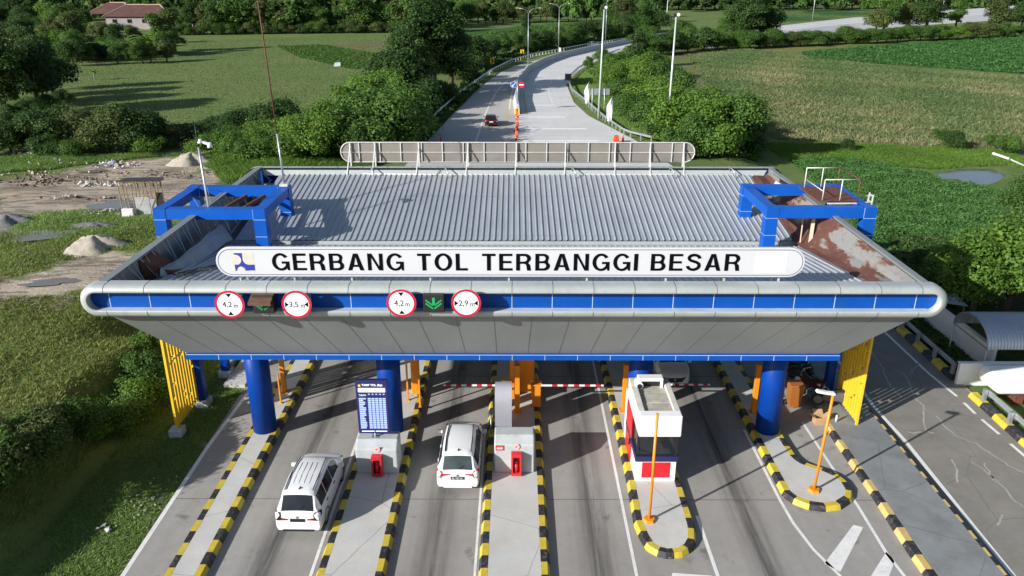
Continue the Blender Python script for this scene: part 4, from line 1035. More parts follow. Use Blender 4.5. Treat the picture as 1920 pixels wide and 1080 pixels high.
def motorcycle(loc, rz, label, c):
    t = thing('motorcycle', loc, label, 'motorcycle', 'motorcycles parked under the gate', rz)
    for y in (-.62, .62):
        b = MB(); b.tube([(-.05,y,.29),(.05,y,.29)], .29, 18); w = b.build('wheel', M_TYRE, t, world=False)
        b = MB(); b.tube([(-.055,y,.29),(.055,y,.29)], .2, 12); b.build('rim', M_RIM, w, world=False)
    b = MB(); b.grid([[(x*wd, y, z) for x, z in ((-1,.32),(-1,.6),(-.5,zt),(.5,zt),(1,.6),(1,.32))] for y, wd, zt in ((-.75,.08,.78),(-.4,.14,.8),(0,.13,.62),(.3,.16,.75),(.45,.14,.95))], 0, True); b.build('body', c, t, world=False)
    b = MB(); b.box(-.13,.13,-.7,-.05,.78,.86); b.build('seat', M_BLK, t, bevel=.03, world=False)
    b = MB(); b.tube([(-.34,.3,1.02),(0,.42,1.0),(.34,.3,1.02)], .02, 6); b.tube([(0,.62,.29),(0,.42,1.0)], .04, 6); b.build('handlebar', M_GALV, t, world=False)
    for s in (-1, 1): b = MB(); b.tube([(s*.26,.34,1.02),(s*.3,.34,1.2)], .01, 4); b.tube([(s*.3,.34,1.2),(s*.3,.33,1.2)], .06, 10); b.build('mirror', M_GLASS, t, world=False)
motorcycle((14.1,33.2,.2), R(35), 'dark motorcycle parked by the yellow screen, red tail piece', paint('wine fairing', (.045,.008,.011), .5))
motorcycle((13.55,35.2,.0), R(60), 'black motorcycle behind the parked one by the yellow screen', M_BLK)
motorcycle((14.6,31.75,.2), R(80), 'grey motorcycle nearest the yellow screen and cardboard box', paint('grey fairing', (.09,.09,.1), .35))

# ------------------------------------------------------------------ crash blocks, fire boxes, screen, ticket machine
def block(x0, x1, y0, z1, label):
    t = thing('crash_block', ((x0+x1)/2, y0+.5, .2), label, 'concrete block', 'crash blocks on the islands')
    b = MB(); b.prism([(y0,.19),(y0+1.05,.19),(y0+1.05,z1+.08),(y0+.42,z1+.10),(y0,z1-.12)], 'x', x0, x1); b.build('body', M_BLOCK, t, bevel=.05); return t
block(-6.28, -4.63, 26.36, 1.42, 'grey concrete crash block under the blue tariff screen')
cb = block(-.8, .78, 26.42, 1.6, 'grey concrete crash block in front of the silver ticket machine')
def firebox(x, y, z0, z1, label):
    t = thing('fire_extinguisher_box', (x, y, z0), label, 'fire box', 'red fire extinguisher boxes'); w = .2
    b = MB(); b.box(x-w,x+w,y-.02,y,z0,z1); b.box(x-w,x-w+.07,y-.26,y-.02,z0,z1); b.box(x+w-.07,x+w,y-.26,y-.02,z0,z1); b.box(x-w+.07,x+w-.07,y-.26,y-.02,z1-.14,z1); b.box(x-w+.07,x+w-.07,y-.26,y-.02,z0,z0+.12)
    b.build('case', M_RED, t)
    b = MB(); b.tube([(x,y-.13,z0+.13),(x,y-.13,z0+.5)], .085, 12); b.tube([(x,y-.13,z0+.5),(x,y-.13,z0+.6)], [.06,.03], 10); b.build('extinguisher', M_RED, t)
    b = MB(); b.box(x-.04,x+.04,y-.21,y-.1,z0+.6,z0+.66); b.build('valve', M_BLK, t)
    b = MB(); disc(b, x, z1+.2, y-.006, .13, 0, 0, 20); b.build('label_sticker', paint('pinkish sticker', (.75,.45,.45), .6), t)
    b = MB(); b.add([(x-.06,y-.008,z1+.2),(x-.02,y-.008,z1+.15),(x+.08,y-.008,z1+.26)], [(0,1,2)]); b.build('flame_mark', M_RED, t)
firebox(-5.42, 26.33, .24, 1.12, 'red fire extinguisher box on the crash block under the tariff screen')
firebox(.07, 26.39, .24, 1.22, 'red fire extinguisher box on the crash block by the ticket machine')
b = MB(); b.box(-.75,-.42,26.40,26.415,1.24,1.47); ns = thing('notice_plate', (-.58,26.41,1.2), 'small red notice with white lettering lines on the concrete block', 'notice'); b.build('plate', M_RED, ns)
b = MB(); b.box(-.70,-.47,26.394,26.399,1.385,1.40); b.box(-.71,-.46,26.394,26.399,1.33,1.36); b.box(-.69,-.48,26.394,26.399,1.285,1.295); b.build('lettering', M_WHITE, ns)
# tariff screen
ts = thing('tariff_screen', (-5.55, 26.95, 1.5), 'tall blue lit toll tariff screen headed TARIF TOL on a short pole', 'display screen')
TX0, TX1, TY, TZ0, TZ1 = -6.18, -4.93, 26.86, 1.73, 4.1
b = MB(); b.box(TX0,TX1,TY,TY+.16,TZ0,TZ1); b.build('cabinet', M_NAVY, ts, bevel=.01)
b = MB(); b.box(TX0+.03,TX1-.03,TY-.008,TY-.001,TZ0+.03,TZ1-.03); b.build('screen_face', M_LEDNAVY, ts)
y = TY-.012; W_ = TX1-TX0; H_ = TZ1-TZ0
fx = lambda u: TX0+u*W_
fz = lambda v: TZ1-v*H_
text_mesh('heading', 'TARIF TOL (Rp)', .115, fx(.2), fx(.84), fz(.09), y, M_LEDWHITE, ts, bold=.012, depth=.004)
b = MB(); b.box(fx(.08),fx(.92),y-.004,y,fz(.215),fz(.14)); b.build('heading_bar', M_LEDWHITE, ts)
text_mesh('subheading', 'GOLONGAN', .085, fx(.26), fx(.74), fz(.178), y-.004, paint('grey lettering', (.3,.32,.4), .6), ts, depth=.003)
text_mesh('subheading', 'TUJUAN', .085, fx(.09), fx(.31), fz(.275), y, M_LEDWHITE, ts, depth=.004)
tc = [MB() for _ in range(6)]
for r_ in range(17):
    z1 = fz(.325+r_*.0345); z0 = z1-.0255*H_
    wv = .12+.1*rnd.random(); tc[0].box(fx(.08),fx(.08+wv),y-.003,y,z0,z1)
    for c_ in range(5): tc[c_+1].box(fx(.36+c_*.115),fx(.36+c_*.115+.095),y-.003,y,z0,z1)
for c_ in range(5): tc[c_+1].box(fx(.36+c_*.115+.02),fx(.36+c_*.115+.075),y-.003,y,fz(.265),fz(.245))
for q_ in tc: q_.build('table_column', M_LEDPALE, ts)
text_mesh('footer', 'MOHON SIAPKAN KARTU', .045, fx(.1), fx(.52), fz(.955), y, M_LEDWHITE, ts, bold=.01, depth=.004) if False else None
b = MB(); b.box(fx(.10),fx(.5),y-.003,y,fz(.963),fz(.948)); b.box(fx(.54),fx(.9),y-.003,y,fz(.963),fz(.948)); b.build('footer_line', M_LEDWHITE, ts)
b = MB(); b.box(fx(.09),fx(.16),y-.003,y,fz(.115),fz(.075)); b.build('crest', m_emit('lit yellow crest', (.7,.5,.05), .4), ts)
b = MB(); b.tube([(-5.56,26.98,1.4),(-5.56,26.98,1.75)], .045, 10); b.box(-5.7,-5.42,26.84,27.1,1.5,1.53); b.build('pole', M_GALV, ts)
# ticket machine with a curved hood
tm = thing('ticket_machine', (-.48, 29.35, .2), 'silver grey ticket machine with a tall curved hood', 'ticket machine')
b = MB(); prof = [(29.3,.2),(29.22,1.0),(29.2,1.7),(29.26,2.1),(29.42,2.38),(29.7,2.5),(29.98,2.38),(30.05,1.9),(30.0,.2)]
b.grid([[(-.84,y_,z_) for y_,z_ in prof],[(-.12,y_,z_) for y_,z_ in prof]], 0, True); b.add([(-.84,y_,z_) for y_,z_ in prof], [tuple(range(9))]); b.add([(-.12,y_,z_) for y_,z_ in prof], [tuple(range(9))[::-1]])
o = b.build('hood', M_SILVER, tm); o.data.set_sharp_from_angle(angle=R(50))
b = MB(); b.box(-.95,-.84,29.4,29.85,.9,1.7); b.build('side_panel', M_BLK, tm, bevel=.02)
b = MB(); b.tube([(-1.02,29.3,.2),(-1.02,29.3,1.0),(-1.02,29.8,1.0),(-1.02,29.8,.2)], .03, 6); b.build('guard_rail', M_GALV, tm)

# ------------------------------------------------------------------ barriers and orange posts
def barrier(x, y, dirx, length, label, rot=0):
    t = thing('barrier_gate', (x, y, .2), label, 'barrier', 'lane barriers')
    b = MB(); b.box(x-.2,x+.2,y-.22,y+.22,.2,1.3); b.build('cabinet', M_ORANGE, t, bevel=.03)
    b = MB(); b.box(x-.24,x+.24,y-.26,y+.26,1.3,1.36); b.build('lid', M_ORANGE, t, bevel=.01)
    b = MB(); n = 9; x0 = x+dirx*.2
    us = [0]+[u for k in range(5) for u in (.18+k*.18, .27+k*.18)]+[1.03]
    for k in range(len(us)-1):
        a, c = sorted((x0+dirx*length*us[k], x0+dirx*length*us[k+1])); b.box(a, c, y-.32, y-.27, 1.33, 1.41, k % 2)
    b.build('arm', [M_WHITE, M_RED], t)
    return t
barrier(-.35, 31.8, -1, 2.6, 'orange barrier gate with its red and white arm across the lane to the left')
barrier(1.0, 31.8, 1, 2.75, 'orange barrier gate with its red and white arm across the lane to the right')
barrier(6.2, 31.9, 1, 2.4, 'orange barrier gate behind the toll booth, arm in shadow before the silver car')
def post(x, y, h, label, w=.16, z=.2, extra=False):
    t = thing('steel_post', (x, y, z), label, 'post', 'orange steel posts on the islands')
    b = MB(); b.box(x-w/2,x+w/2,y-w/2,y+w/2,z,z+h); b.build('shaft', M_ORANGE, t, bevel=.012)
    b = MB(); b.box(x-w*.9,x+w*.9,y-w*.9,y+w*.9,z-.003,z+.03); b.build('base_plate', M_ORANGE, t)
    if extra: b = MB(); b.box(x-w*.7,x+w*.7,y-w/2-.14,y-w/2,z+h*.78,z+h*.9); b.build('sensor', M_BLK, t, bevel=.02)
    return t
post(-10.98, 33.0, 2.9, 'orange steel post with black sensor beside the left blue column', .2, extra=True)
post(-10.85, 31.9, 1.5, 'short thin orange post next to the sensor post', .07)
post(-4.98, 32.2, 3.0, 'thin orange post left of the orange cabinet behind the tariff screen', .08)
post(-4.35, 31.6, 2.9, 'thin orange post right of the orange cabinet behind the tariff screen', .08)
post(.12, 31.2, 2.35, 'stout orange post between the two central barriers', .22)
post(-.12, 32.6, 3.0, 'tall orange post behind the central barriers', .22)
post(4.98, 31.3, 2.35, 'orange post left of the toll booth', .22)
post(10.86, 31.2, 2.4, 'orange post left of the right blue column', .2)
for x, y, w, h, lab in ((-4.7,33.0,.36,3.0,'orange cabinet behind the tariff screen column'),(.55,33.2,.75,2.7,'large orange cabinet behind the central barriers')):
    t = thing('equipment_cabinet', (x,y,.2), lab, 'cabinet', 'orange cabinets')
    b = MB(); b.box(x-w/2,x+w/2,y-.25,y+.25,.2,.2+h); b.build('body', M_ORANGE, t, bevel=.03)
    b = MB(); b.box(x-w/2+.06,x+w/2-.06,y-.262,y-.25,.4,h-.1); b.build('door', M_ORANGE, t, bevel=.004)

# ------------------------------------------------------------------ toll booth
tb = thing('toll_booth', (5.5, 27.2, .2), 'white toll booth with red panels, navy band and dark windows', 'toll booth')
X0, X1, Y0, Y1 = 4.72, 6.28, 25.88, 28.6
b = MB(); b.box(X0,X1,Y0,Y1,.195,1.12); b.build('lower_wall', M_WHITE, tb, bevel=.01)
b = MB(); b.box(X0+.24,X1-.22,Y0-.012,Y0+.0,.36,1.06); b.build('red_panel', M_BOOTHRED, tb)
b = MB(); b.box(X0-.05,X1+.06,Y0-.07,Y1+.02,1.122,1.36); b.build('sill_band', M_NAVY, tb, bevel=.015)
b = MB(); b.box(X0+.03,X1-.03,Y0+.03,Y1-.6,1.362,2.4); b.build('window', M_GLASS, tb)
b = MB()
for x, y in ((X0,Y0),(X1-.07,Y0),(X0,Y0+1.1),(X1-.07,Y0+1.1)): b.box(x,x+.07,y,y+.07,1.362,2.4)
b.build('window_frame', M_BLK, tb)
b = MB(); b.box(X0,X1,Y1-.6,Y1,1.362,2.4); b.build('rear_wall', M_WHITE, tb)
b = MB(); b.box(X0+.02,X1-.01,Y1+.003,29.4,.195,2.38); b.build('rear_cabin', M_WHITE, tb)
b = MB(); b.box(X0-.045,X0-.005,Y0+1.25,Y1-.05,.25,2.39); d_ = b.build('door', M_BOOTHRED, tb, bevel=.01)
b = MB(); b.box(X0-.11,X0-.047,Y0+1.35,Y0+1.42,1.0,1.25); b.build('handle', M_BLK, d_)
b = MB(); b.box(X0-.02,X1+.02,Y0-.33,Y0+.12,2.402,3.3); b.build('roof_front', M_WHITE, tb, bevel=.04)
b = MB()
for xa, xb_ in ((X0-.03,X0+.24),(X1-.22,X1+.03)): b.box(xa,xb_,Y0+.122,Y1+.1,2.402,3.27)
b.build('roof_side', M_BOOTHTOP if False else paint('stained white side', (.6,.59,.55), .6, var=.1, dirt=(.35,.33,.28), dirt_amt=.6), tb, bevel=.03)
b = MB()
for k in range(3): b.box(X0+.245,X1-.225,Y0+.125+k*.85,Y0+.125+k*.85+.80,2.45,3.17-.015*k)
b.build('roof_deck', M_BOOTHTOP, tb, bevel=.015)
ac = thing('roof_unit', (5.3,28.7,3.1), 'white equipment unit with round port on the booth roof', 'roof unit')
b = MB(); b.box(4.98,6.0,28.05,28.45,3.42,3.56); b.box(5.9,6.0,28.05,28.45,3.1,3.42); b.box(4.98,5.06,28.05,28.45,3.1,3.42); b.build('case', M_WHITE, ac, bevel=.03)
b = MB(); b.tube([(5.02,27.9,3.3),(5.02,28.45,3.3)], .15, 16); b.build('port', M_WHITE, ac)
b = MB(); b.tube([(5.02,27.87,3.3),(5.02,27.9,3.3)], .1, 12); b.build('lens', M_BLK, ac)
b = MB(); b.box(5.07,5.9,28.2,28.4,3.12,3.41); b.build('grille', M_BLK, ac)

# thin orange lamp poles
def lamp_pole(x, y, h, label, lx=0):
    t = thing('lamp_pole', (x,y,.2), label, 'lamp pole', 'thin orange lamp poles')
    b = MB(); b.tube([(x,y,.2),(x+lx,y,.2+h)], .052, 10); b.build('shaft', M_ORANGE, t)
    b = MB(); b.add([(x+.26*math.cos(PI/3*k),y+.26*math.sin(PI/3*k),.2) for k in range(6)]+[(x+.2*math.cos(PI/3*k),y+.2*math.sin(PI/3*k),.29) for k in range(6)], [(6,7,8,9,10,11)]+[(k,(k+1)%6,(k+1)%6+6,k+6) for k in range(6)]); b.build('base_plate', M_ORANGE, t)
    return t
lamp_pole(4.9, 23.48, 4.45, 'thin orange pole in front of the toll booth')
l5 = lamp_pole(11.53, 25.3, 4.2, 'thin orange lamp pole with white lamp head on the bulb island', .12)
b = MB(); b.add([(11.62,25.2,4.42),(11.62,25.4,4.42),(11.45,25.44,4.44),(11.05,25.42,4.52),(11.0,25.3,4.53),(11.05,25.18,4.52),(11.45,25.16,4.44)], [(0,1,2,3,4,5,6)]); 
b.prism([(11.0,4.5),(11.45,4.41),(11.7,4.38),(11.7,4.47),(11.45,4.5),(11.05,4.58)], 'y', 25.2, 25.4); b.v = b.v[7:]; b.f = [tuple(i-7 for i in f) for f in b.f[1:]]; b.mi = b.mi[1:]; b.sm = b.sm[1:]
b.build('lamp_head', M_BRIGHTW, l5, bevel=.02)

# clutter under the right end
ch = thing('waste_bin', (12.95, 32.0, .0), 'tall orange wheeled waste bin under the right end of the gate', 'bin')
b = MB(); b.grid([[(12.95+s*.3*w,32.0+q*.3*w,z) for s,q in ((-1,-1),(1,-1),(1,1),(-1,1))] for w,z in ((.78,.12),(1.0,1.15))], 0, False, closed=True); b.add([(12.72,31.77,.12),(13.18,31.77,.12),(13.18,32.23,.12),(12.72,32.23,.12)], [(0,1,2,3)]); M_BIN = paint('shade darkened orange bin', (.34,.11,.022), .55, var=.1); b.build('body', M_BIN, ch)  # bin orange darkened, the shade under the gate is put into its colour
b = MB(); b.box(12.62,13.28,31.66,32.36,1.15,1.25); b.build('lid', M_BIN, ch, bevel=.03)
for s in (-1, 1): b = MB(); b.tube([(12.95+s*.28,32.25,.12),(12.95+s*.34,32.25,.12)], .12, 12); b.build('wheel', M_BLK, ch)
cbx = thing('cardboard_box', (13.62,30.55,.0), 'open brown cardboard box at the end of the striped kerb', 'box')
b = MB()
for a in ((13.4,13.42,30.35,30.75),(13.86,13.88,30.35,30.75),(13.42,13.86,30.35,30.37),(13.42,13.86,30.73,30.75)): b.box(*a, .01, .36)
b.box(13.4,13.88,30.35,30.75,.005,.01); b.build('body', M_BOXBROWN, cbx)
b = MB(); b.quad((13.4,30.36,.36),(13.4,30.74,.36),(13.2,30.7,.45),(13.2,30.4,.45)); b.quad((13.88,30.36,.36),(13.88,30.74,.36),(14.05,30.74,.5),(14.05,30.36,.5)); b.quad((13.42,30.75,.36),(13.86,30.75,.36),(13.86,30.95,.5),(13.42,30.95,.5)); b.build('flap', M_BOXBROWN, cbx)
wb = thing('water_bottle', (14.3,30.35,.2), 'clear water bottle standing on the walkway by the box', 'bottle')
b = MB(); b.tube([(14.3,30.35,.205),(14.3,30.35,.48)], .05, 12); b.tube([(14.3,30.35,.48),(14.3,30.35,.55)], [.05,.02], 12); b.build('bottle', paint('pale bottle plastic', (.55,.65,.7), .1), wb)
b = MB(); b.tube([(14.3,30.35,.55),(14.3,30.35,.58)], .022, 8); b.build('cap', M_BLUE, wb)
bm_ = MB()
for k in range(5):
    x, y = 14.35+rnd.uniform(-.5,.5), 34.8+rnd.uniform(-1.2,1.2); s = rnd.uniform(.18,.34)
    pts = [(x+s*math.cos(a)*rnd.uniform(.7,1.2), y+s*math.sin(a)*rnd.uniform(.7,1.2)) for a in [2*PI*i/8 for i in range(8)]]
    m = MB(); m.grid([[(p[0],p[1],.2) for p in pts],[(x+(p[0]-x)*1.05,y+(p[1]-y)*1.05,.2+s*.7) for p in pts],[(x+(p[0]-x)*.5,y+(p[1]-y)*.5,.2+s*1.2) for p in pts]], 0, True, closed=True)
    m.add([(x+(p[0]-x)*.5,y+(p[1]-y)*.5,.2+s*1.2) for p in pts], [tuple(range(8))])
    tag(m.build('sack', M_SACK), 'dark stuffed sack in the clutter under the right end of the gate', 'sack', 'sacks under the right end of the gate')

# ------------------------------------------------------------------ right side: guard rails, walls, vault canopy, lamp
def guardrail(pts, label, group='guard rails', h=.72, post_step=2.0, m=M_GALV, side=1, ppost=True):
    P = resample(pts, post_step); t = thing('guard_rail', P[0], label, 'guard rail', group); b = MB(); rows = []
    prof = [(.0,h-.15),(.05,h-.11),(.05,h-.06),(.0,h-.01),(.05,h+.04),(.05,h+.09),(0,h+.13)]
    zt = [hz(p.x, p.y) if abs(p.x) > 60 else 0 for p in P]
    for i, p in enumerate(P):
        d = (P[min(i+1,len(P)-1)]-P[max(i-1,0)]).normalized(); n = Vector((-d.y,d.x,0))*side
        rows.append([p+n*o+Vector((0,0,z)) for o, z in prof])
    b.grid(rows, 0, False); b.build('beam', m, t, recalc=False)
    pb = MB()
    for i, p in enumerate(P[:99]):
        d = (P[min(i+1,len(P)-1)]-P[max(i-1,0)]).normalized(); n = Vector((-d.y,d.x,0))*side; q = p-n*.09
        pb = MB(); pb.box(q.x-.07,q.x+.07,q.y-.09,q.y+.09,-1.0,h+.1); pb.build('post', m, t)
    return t
guardrail([(21.9,44),(21.88,34.9)], 'double steel guard rail along the outer road, ending at the white wall', side=1)
guardrail([(21.95,32.2),(22.05,12)], 'steel guard rail in front of the long white rounded wall', side=1)
xw = 24.0; wh = px_(1808.6, 619.7, xw).z
t = thing('boundary_wall', (24.1,40,0), 'long pale blue white wall running away beside the outer road', 'wall')
b = MB(); b.box(24.0,24.18,35.5,52,-1.2,1.25); b.build('wall', M_WHITE, t); b = MB(); b.box(23.96,24.22,35.5,52,1.25,1.31); b.build('coping', M_WHITE, t)
t = thing('boundary_wall', (27,34.3,0), 'low white wall in front of the vaulted canopy', 'wall')
b = MB(); b.box(21.68,33,34.2,34.38,-1.2,1.12); b.build('wall', M_WHITE, t); b = MB(); b.box(21.64,33,34.16,34.42,1.12,1.16); b.build('coping', M_WHITE, t)
t = thing('water_tank', (28,33.2,0), 'long bright white rounded tank lying behind the guard rail', 'tank')
b = MB(); b.box(22.45,36,32.25,34.05,.42,1.25); o = b.build('shell', M_BRIGHTW, t, bevel=.3); o.modifiers['edge'].segments = 5
for p_ in o.data.polygons: p_.use_smooth = True
for x in (23.6,26.5,30): b = MB(); b.box(x-.2,x+.2,32.3,33.9,-.1,.43); b.build('saddle', M_RUST, t)
# barrel vault canopy
vc = thing('vault_canopy', (28,36.2,0), 'barrel vaulted corrugated metal canopy on thin posts', 'canopy')
ne = py_(1848, 654, 35.0); fe_z = ne.z; cy = 36.5; ry = 1.6; rz_ = 1.15
zc_ = ne.z; xa = ne.x
b = MB(); rows = []
for k in range(150):
    x = xa+k*.08; o = .018*math.cos(k*PI)
    rows.append([(x, cy-(ry+o)*math.cos(PI*j/20), zc_+(rz_+o)*math.sin(PI*j/20)) for j in range(21)])
b.grid(rows, 0, False); b.build('vault_sheet', M_BARREL, vc)
b = MB()
for k in range(6):
    x = xa+.05+k*2.1
    b.tube([(x, cy-(ry-.05)*math.cos(PI*j/14), zc_+(rz_-.05)*math.sin(PI*j/14)) for j in range(15)], .035, 6); b.bar((x,cy-ry+.05,zc_),(x,cy+ry-.05,zc_),.05)
b.build('rib', M_GALV, vc)
for k in range(3):
    for y in (cy-ry+.06, cy+ry-.06):
        x = xa+.05+k*4.2; m = MB(); m.tube([(x,y,-1.1),(x,y,zc_)], .05, 8); m.build('post', M_GALV, vc)
sh = thing('shelter', (26.5,43,0), 'small shed with a grey slatted lean to roof beyond the canopy', 'shed')
q = py_(1772, 566, 43.5)
b = MB(); b.add([(q.x-.9,42.9,q.z+.25),(q.x+1.1,42.9,q.z-.05),(q.x+1.1,44.6,q.z+.1),(q.x-.9,44.6,q.z+.4)], [(0,1,2,3)]); b.build('roof', M_ZINC, sh)
b = MB(); b.box(q.x-.8,q.x-.2,43.1,44.4,-1.1,q.z+.1); b.build('wall', M_HOUSE, sh)
b = MB(); b.tube([(q.x+.9,43,-1.2),(q.x+.9,43,q.z-.02)], .04, 6); b.tube([(q.x+.9,44.4,-1.2),(q.x+.9,44.4,q.z+.1)], .04, 6); b.build('post', M_GALV, sh)
lp = thing('street_lamp', (29.0,42.6,-1), 'pale street lamp with a long slanted arm at the right edge', 'street lamp')
b = MB(); b.tube([(29.0,42.6,-1.1),(29.0,42.6,8.6)], [.11,.07], 12); b.build('pole', M_POLEW, lp)
hd = py_(1863, 288, 42.6); e_ = py_(1890, 297, 42.6)
b = MB(); b.tube([(29.0,42.6,8.6),(28.6,42.6,8.75),(e_.x,42.6,e_.z)], .04, 8); b.build('arm', M_POLEW, lp)
b = MB(); b.bar((hd.x,42.6,hd.z),(e_.x,42.6,e_.z),.3,.12); b.build('lamp_head', M_BRIGHTW, lp, bevel=.04)

# ------------------------------------------------------------------ furniture of the far road
LG = [gp(803,243), gp(828,216), gp(860,186), gp(893,160), gp(925,136.5), gp(962,117.5), gp(1002,106), gp(1050,97), gp(1100,87.5), gp(1150,79.5), gp(1200,71.5), gp(1245,66.5), gp(1310,60)]
guardrail([(p.x-.3, p.y) for p in LG], 'white guard rail along the left edge of the curving road', m=M_STEELW, side=-1, h=.75)
RG = [gp(1215,268), gp(1168,256), gp(1130,229), gp(1095,197), gp(1070,176), gp(1063,160), gp(1067,147), gp(1080,134), gp(1100,122), gp(1125,110), gp(1160,97)]
guardrail([(p.x+.3, p.y) for p in RG], 'pale guard rail round the right inside bend of the road', m=M_GALV, side=1, h=.75)
MED = [gp(971,213), gp(967,190), gp(975,154), gp(989,135), gp(1019,119.5), gp(1050,108.5), gp(1100,97), gp(1165,83.5), gp(1200,76.5), gp(1260,67)]
b = MB(); rows = []
P = resample([(p.x, p.y) for p in MED], 1.5)
for i, p in enumerate(P):
    d = (P[min(i+1,len(P)-1)]-P[max(i-1,0)]).normalized(); n = Vector((d.y,-d.x,0))
    rows.append([p+n*o+Vector((0,0,z)) for o, z in ((-.48,0),(-.44,.2),(-.24,.45),(-.17,1.35),(.17,1.35),(.24,.45),(.44,.2),(.48,0))])
b.grid(rows, 0, False); b.add(rows[0], [tuple(range(8))]); b.build
md = b.build('median_barrier', M_BARR); tag(md, 'long curved concrete median barrier dividing the far road', 'barrier')
# crash nose chevron and cones
nz = thing('barrier_nose', P[0]+Vector((0,-.6,0)), 'yellow and black striped nose at the near end of the median barrier', 'marker')
b = MB()
for k in range(4): b.box(P[0].x-.5+k*.25,P[0].x-.25+k*.25,P[0].y-.65,P[0].y-.35,.0,.75,k%2)
b.build('board', [M_YELLOW,M_BLK], nz)
def cone(x, y, label):
    t = thing('traffic_cone', (x,y,0), label, 'traffic cone', 'orange traffic cones in a row on the road')
    b = MB(); b.tube([(0,0,.05),(0,0,.9)], [.19,.05], 12); b.build('body', M_ORC, t, world=False)
    b = MB(); b.tube([(0,0,.35),(0,0,.52)], [.142,.108], 12, caps=False); b.tube([(0,0,.64),(0,0,.74)], [.09,.07], 12, caps=False); b.build('white_band', M_WHITE, t, world=False)
    b = MB(); b.box(-.22,.22,-.22,.22,0,.05); b.build('foot', M_ORC, t, bevel=.01, world=False); return t
M_ORC = paint('cone red orange', (.75,.07,.02), .5, var=.05)
CL = 'orange and white traffic cone in the line leading to the median barrier'
c0 = cone(0,0,CL); a, e = gp(968,263), gp(970,218)
for i in range(12):
    p = a.lerp(e, i/11)+Vector((rnd.uniform(-.1,.1),rnd.uniform(-.3,.3),0))
    if i == 8: continue
    if i == 0: c0.location = (p.x,p.y,0)
    else: dup(c0, (p.x,p.y,0), rnd.uniform(0,1))
p = gp(827,268); dup(c0, (p.x,p.y,0), 0, 'single orange cone standing alone at the left side of the road').pop('group') if False else dup(c0, (p.x,p.y,0), 0, 'single orange cone standing alone on the left side of the road')
ob_ = gp(1155,268); t = thing('water_barrier', ob_, 'orange plastic water barrier by the right guard rail', 'barrier')
b = MB(); b.prism([(ob_.x-.4,0),(ob_.x+.4,0),(ob_.x+.25,.9),(ob_.x-.25,.9)], 'y', ob_.y-.4, ob_.y+.4); b.build('body', M_ORC, t, bevel=.05)
for k in range(1): dup(c0, (ob_.x+.9+k*.35, ob_.y+.5+.2*k, 0), 0, 'orange cone standing right beside the orange water barrier')
# signs at the head of the median
ms = thing('traffic_signs', P[1], 'pole at the median head with blue keep left sign and red no entry sign', 'road sign')
x, y = P[1].x, P[1].y
b = MB(); b.tube([(x,y,.9),(x,y,4.6)], .05, 8); b.tube([(x-.55,y,4.3),(x-.4,y,4.65),(x+.3,y,4.65),(x+.5,y,4.3)], .03, 6); b.build('pole', M_GALV, ms)
def round_sign(cx, cz, Y, r, m, par):
    b = MB(); b.prism([(cx+r*math.cos(2*PI*k/28), cz+r*math.sin(2*PI*k/28)) for k in range(28)], 'y', Y, Y+.03); return b.build('sign_plate', m, par)
s1 = round_sign(x-.62, 4.0, y-.1, .46, M_WHITE, ms); b = MB(); disc(b, x-.62, 4.0, y-.104, .42, 0, 0); b.build('blue_face', paint('sign blue', (.01,.08,.42), .4), s1)
b = MB(); b.bar((x-.4,y-.11,4.2),(x-.7,y-.11,3.9),.1,.008,0,up=(0,1,0)); b.add([(x-.88,y-.112,3.72),(x-.55,y-.112,3.76),(x-.84,y-.112,4.06)], [(0,1,2)]); b.build('arrow', M_WHITE, s1)
s2 = round_sign(x+.55, 4.0, y-.1, .46, M_RED, ms); b = MB(); b.box(x+.22,x+.88,y-.106,y-.1,3.92,4.08); b.build('bar', M_WHITE, s2)
# chevron bend signs
for px0, py0, ptop, lab in ((923,127.5,108.5,'yellow and black chevron sign nearer the gate on the left verge'),(979,106.5,93,'yellow and black chevron sign farther along the left verge')):
    q = gp(px0, py0); t = thing('chevron_sign', q, lab, 'road sign', 'yellow chevron signs'); zt = py_(px0, ptop, q.y).z
    b = MB(); b.tube([(q.x,q.y,-.6),(q.x,q.y,zt)], .06, 6); b.build('pole', M_YELLOW, t); w = .45; hh = 1.3
    b = MB(); b.box(q.x-w,q.x+w,q.y-.08,q.y-.04,zt-hh,zt); b.build('sign_plate', M_YELLOW, t)
    b = MB(); b.add([(q.x-.3,q.y-.085,zt-.15),(q.x+.02,q.y-.085,zt-.15),(q.x+.32,q.y-.085,zt-.65),(q.x+.02,q.y-.085,zt-1.15),(q.x-.3,q.y-.085,zt-1.15),(q.x,q.y-.085,zt-.65)], [(0,1,2,5),(5,2,3,4)]); b.build('chevron', M_BLACK, t)
# lamps
def double_lamp(px0, pyb, ptop, label, span=2.2, near=None):
    q = gp(px0, pyb); zt = py_(px0, ptop, q.y).z; t = thing('street_lamp', q, label, 'street lamp', 'double armed street lamps on the median')
    b = MB(); b.tube([(q.x,q.y,0),(q.x,q.y,zt-1.3)], [.11,.07], 10); b.build('pole', M_GALV, t)
    for s in (-1,1):
        b = MB(); b.tube([(q.x,q.y,zt-1.3),(q.x+s*.25,q.y,zt-.7),(q.x+s*.8,q.y,zt-.25),(q.x+s*span,q.y,zt)], .045, 8); a_ = b.build('arm', M_GALV, t)
        b = MB(); b.bar((q.x+s*span,q.y,zt),(q.x+s*(span+.55),q.y,zt+.03),.2,.1); b.build('lamp_head', M_STEELW, a_)
double_lamp(990, 131, 15, 'double armed street lamp nearest the gate, left of centre on the median')
double_lamp(1047, 99, 7, 'double armed street lamp in the middle of the median, white notice box at its foot')
double_lamp(1135, 80, -3, 'double armed street lamp farthest along the median behind the tall mast')
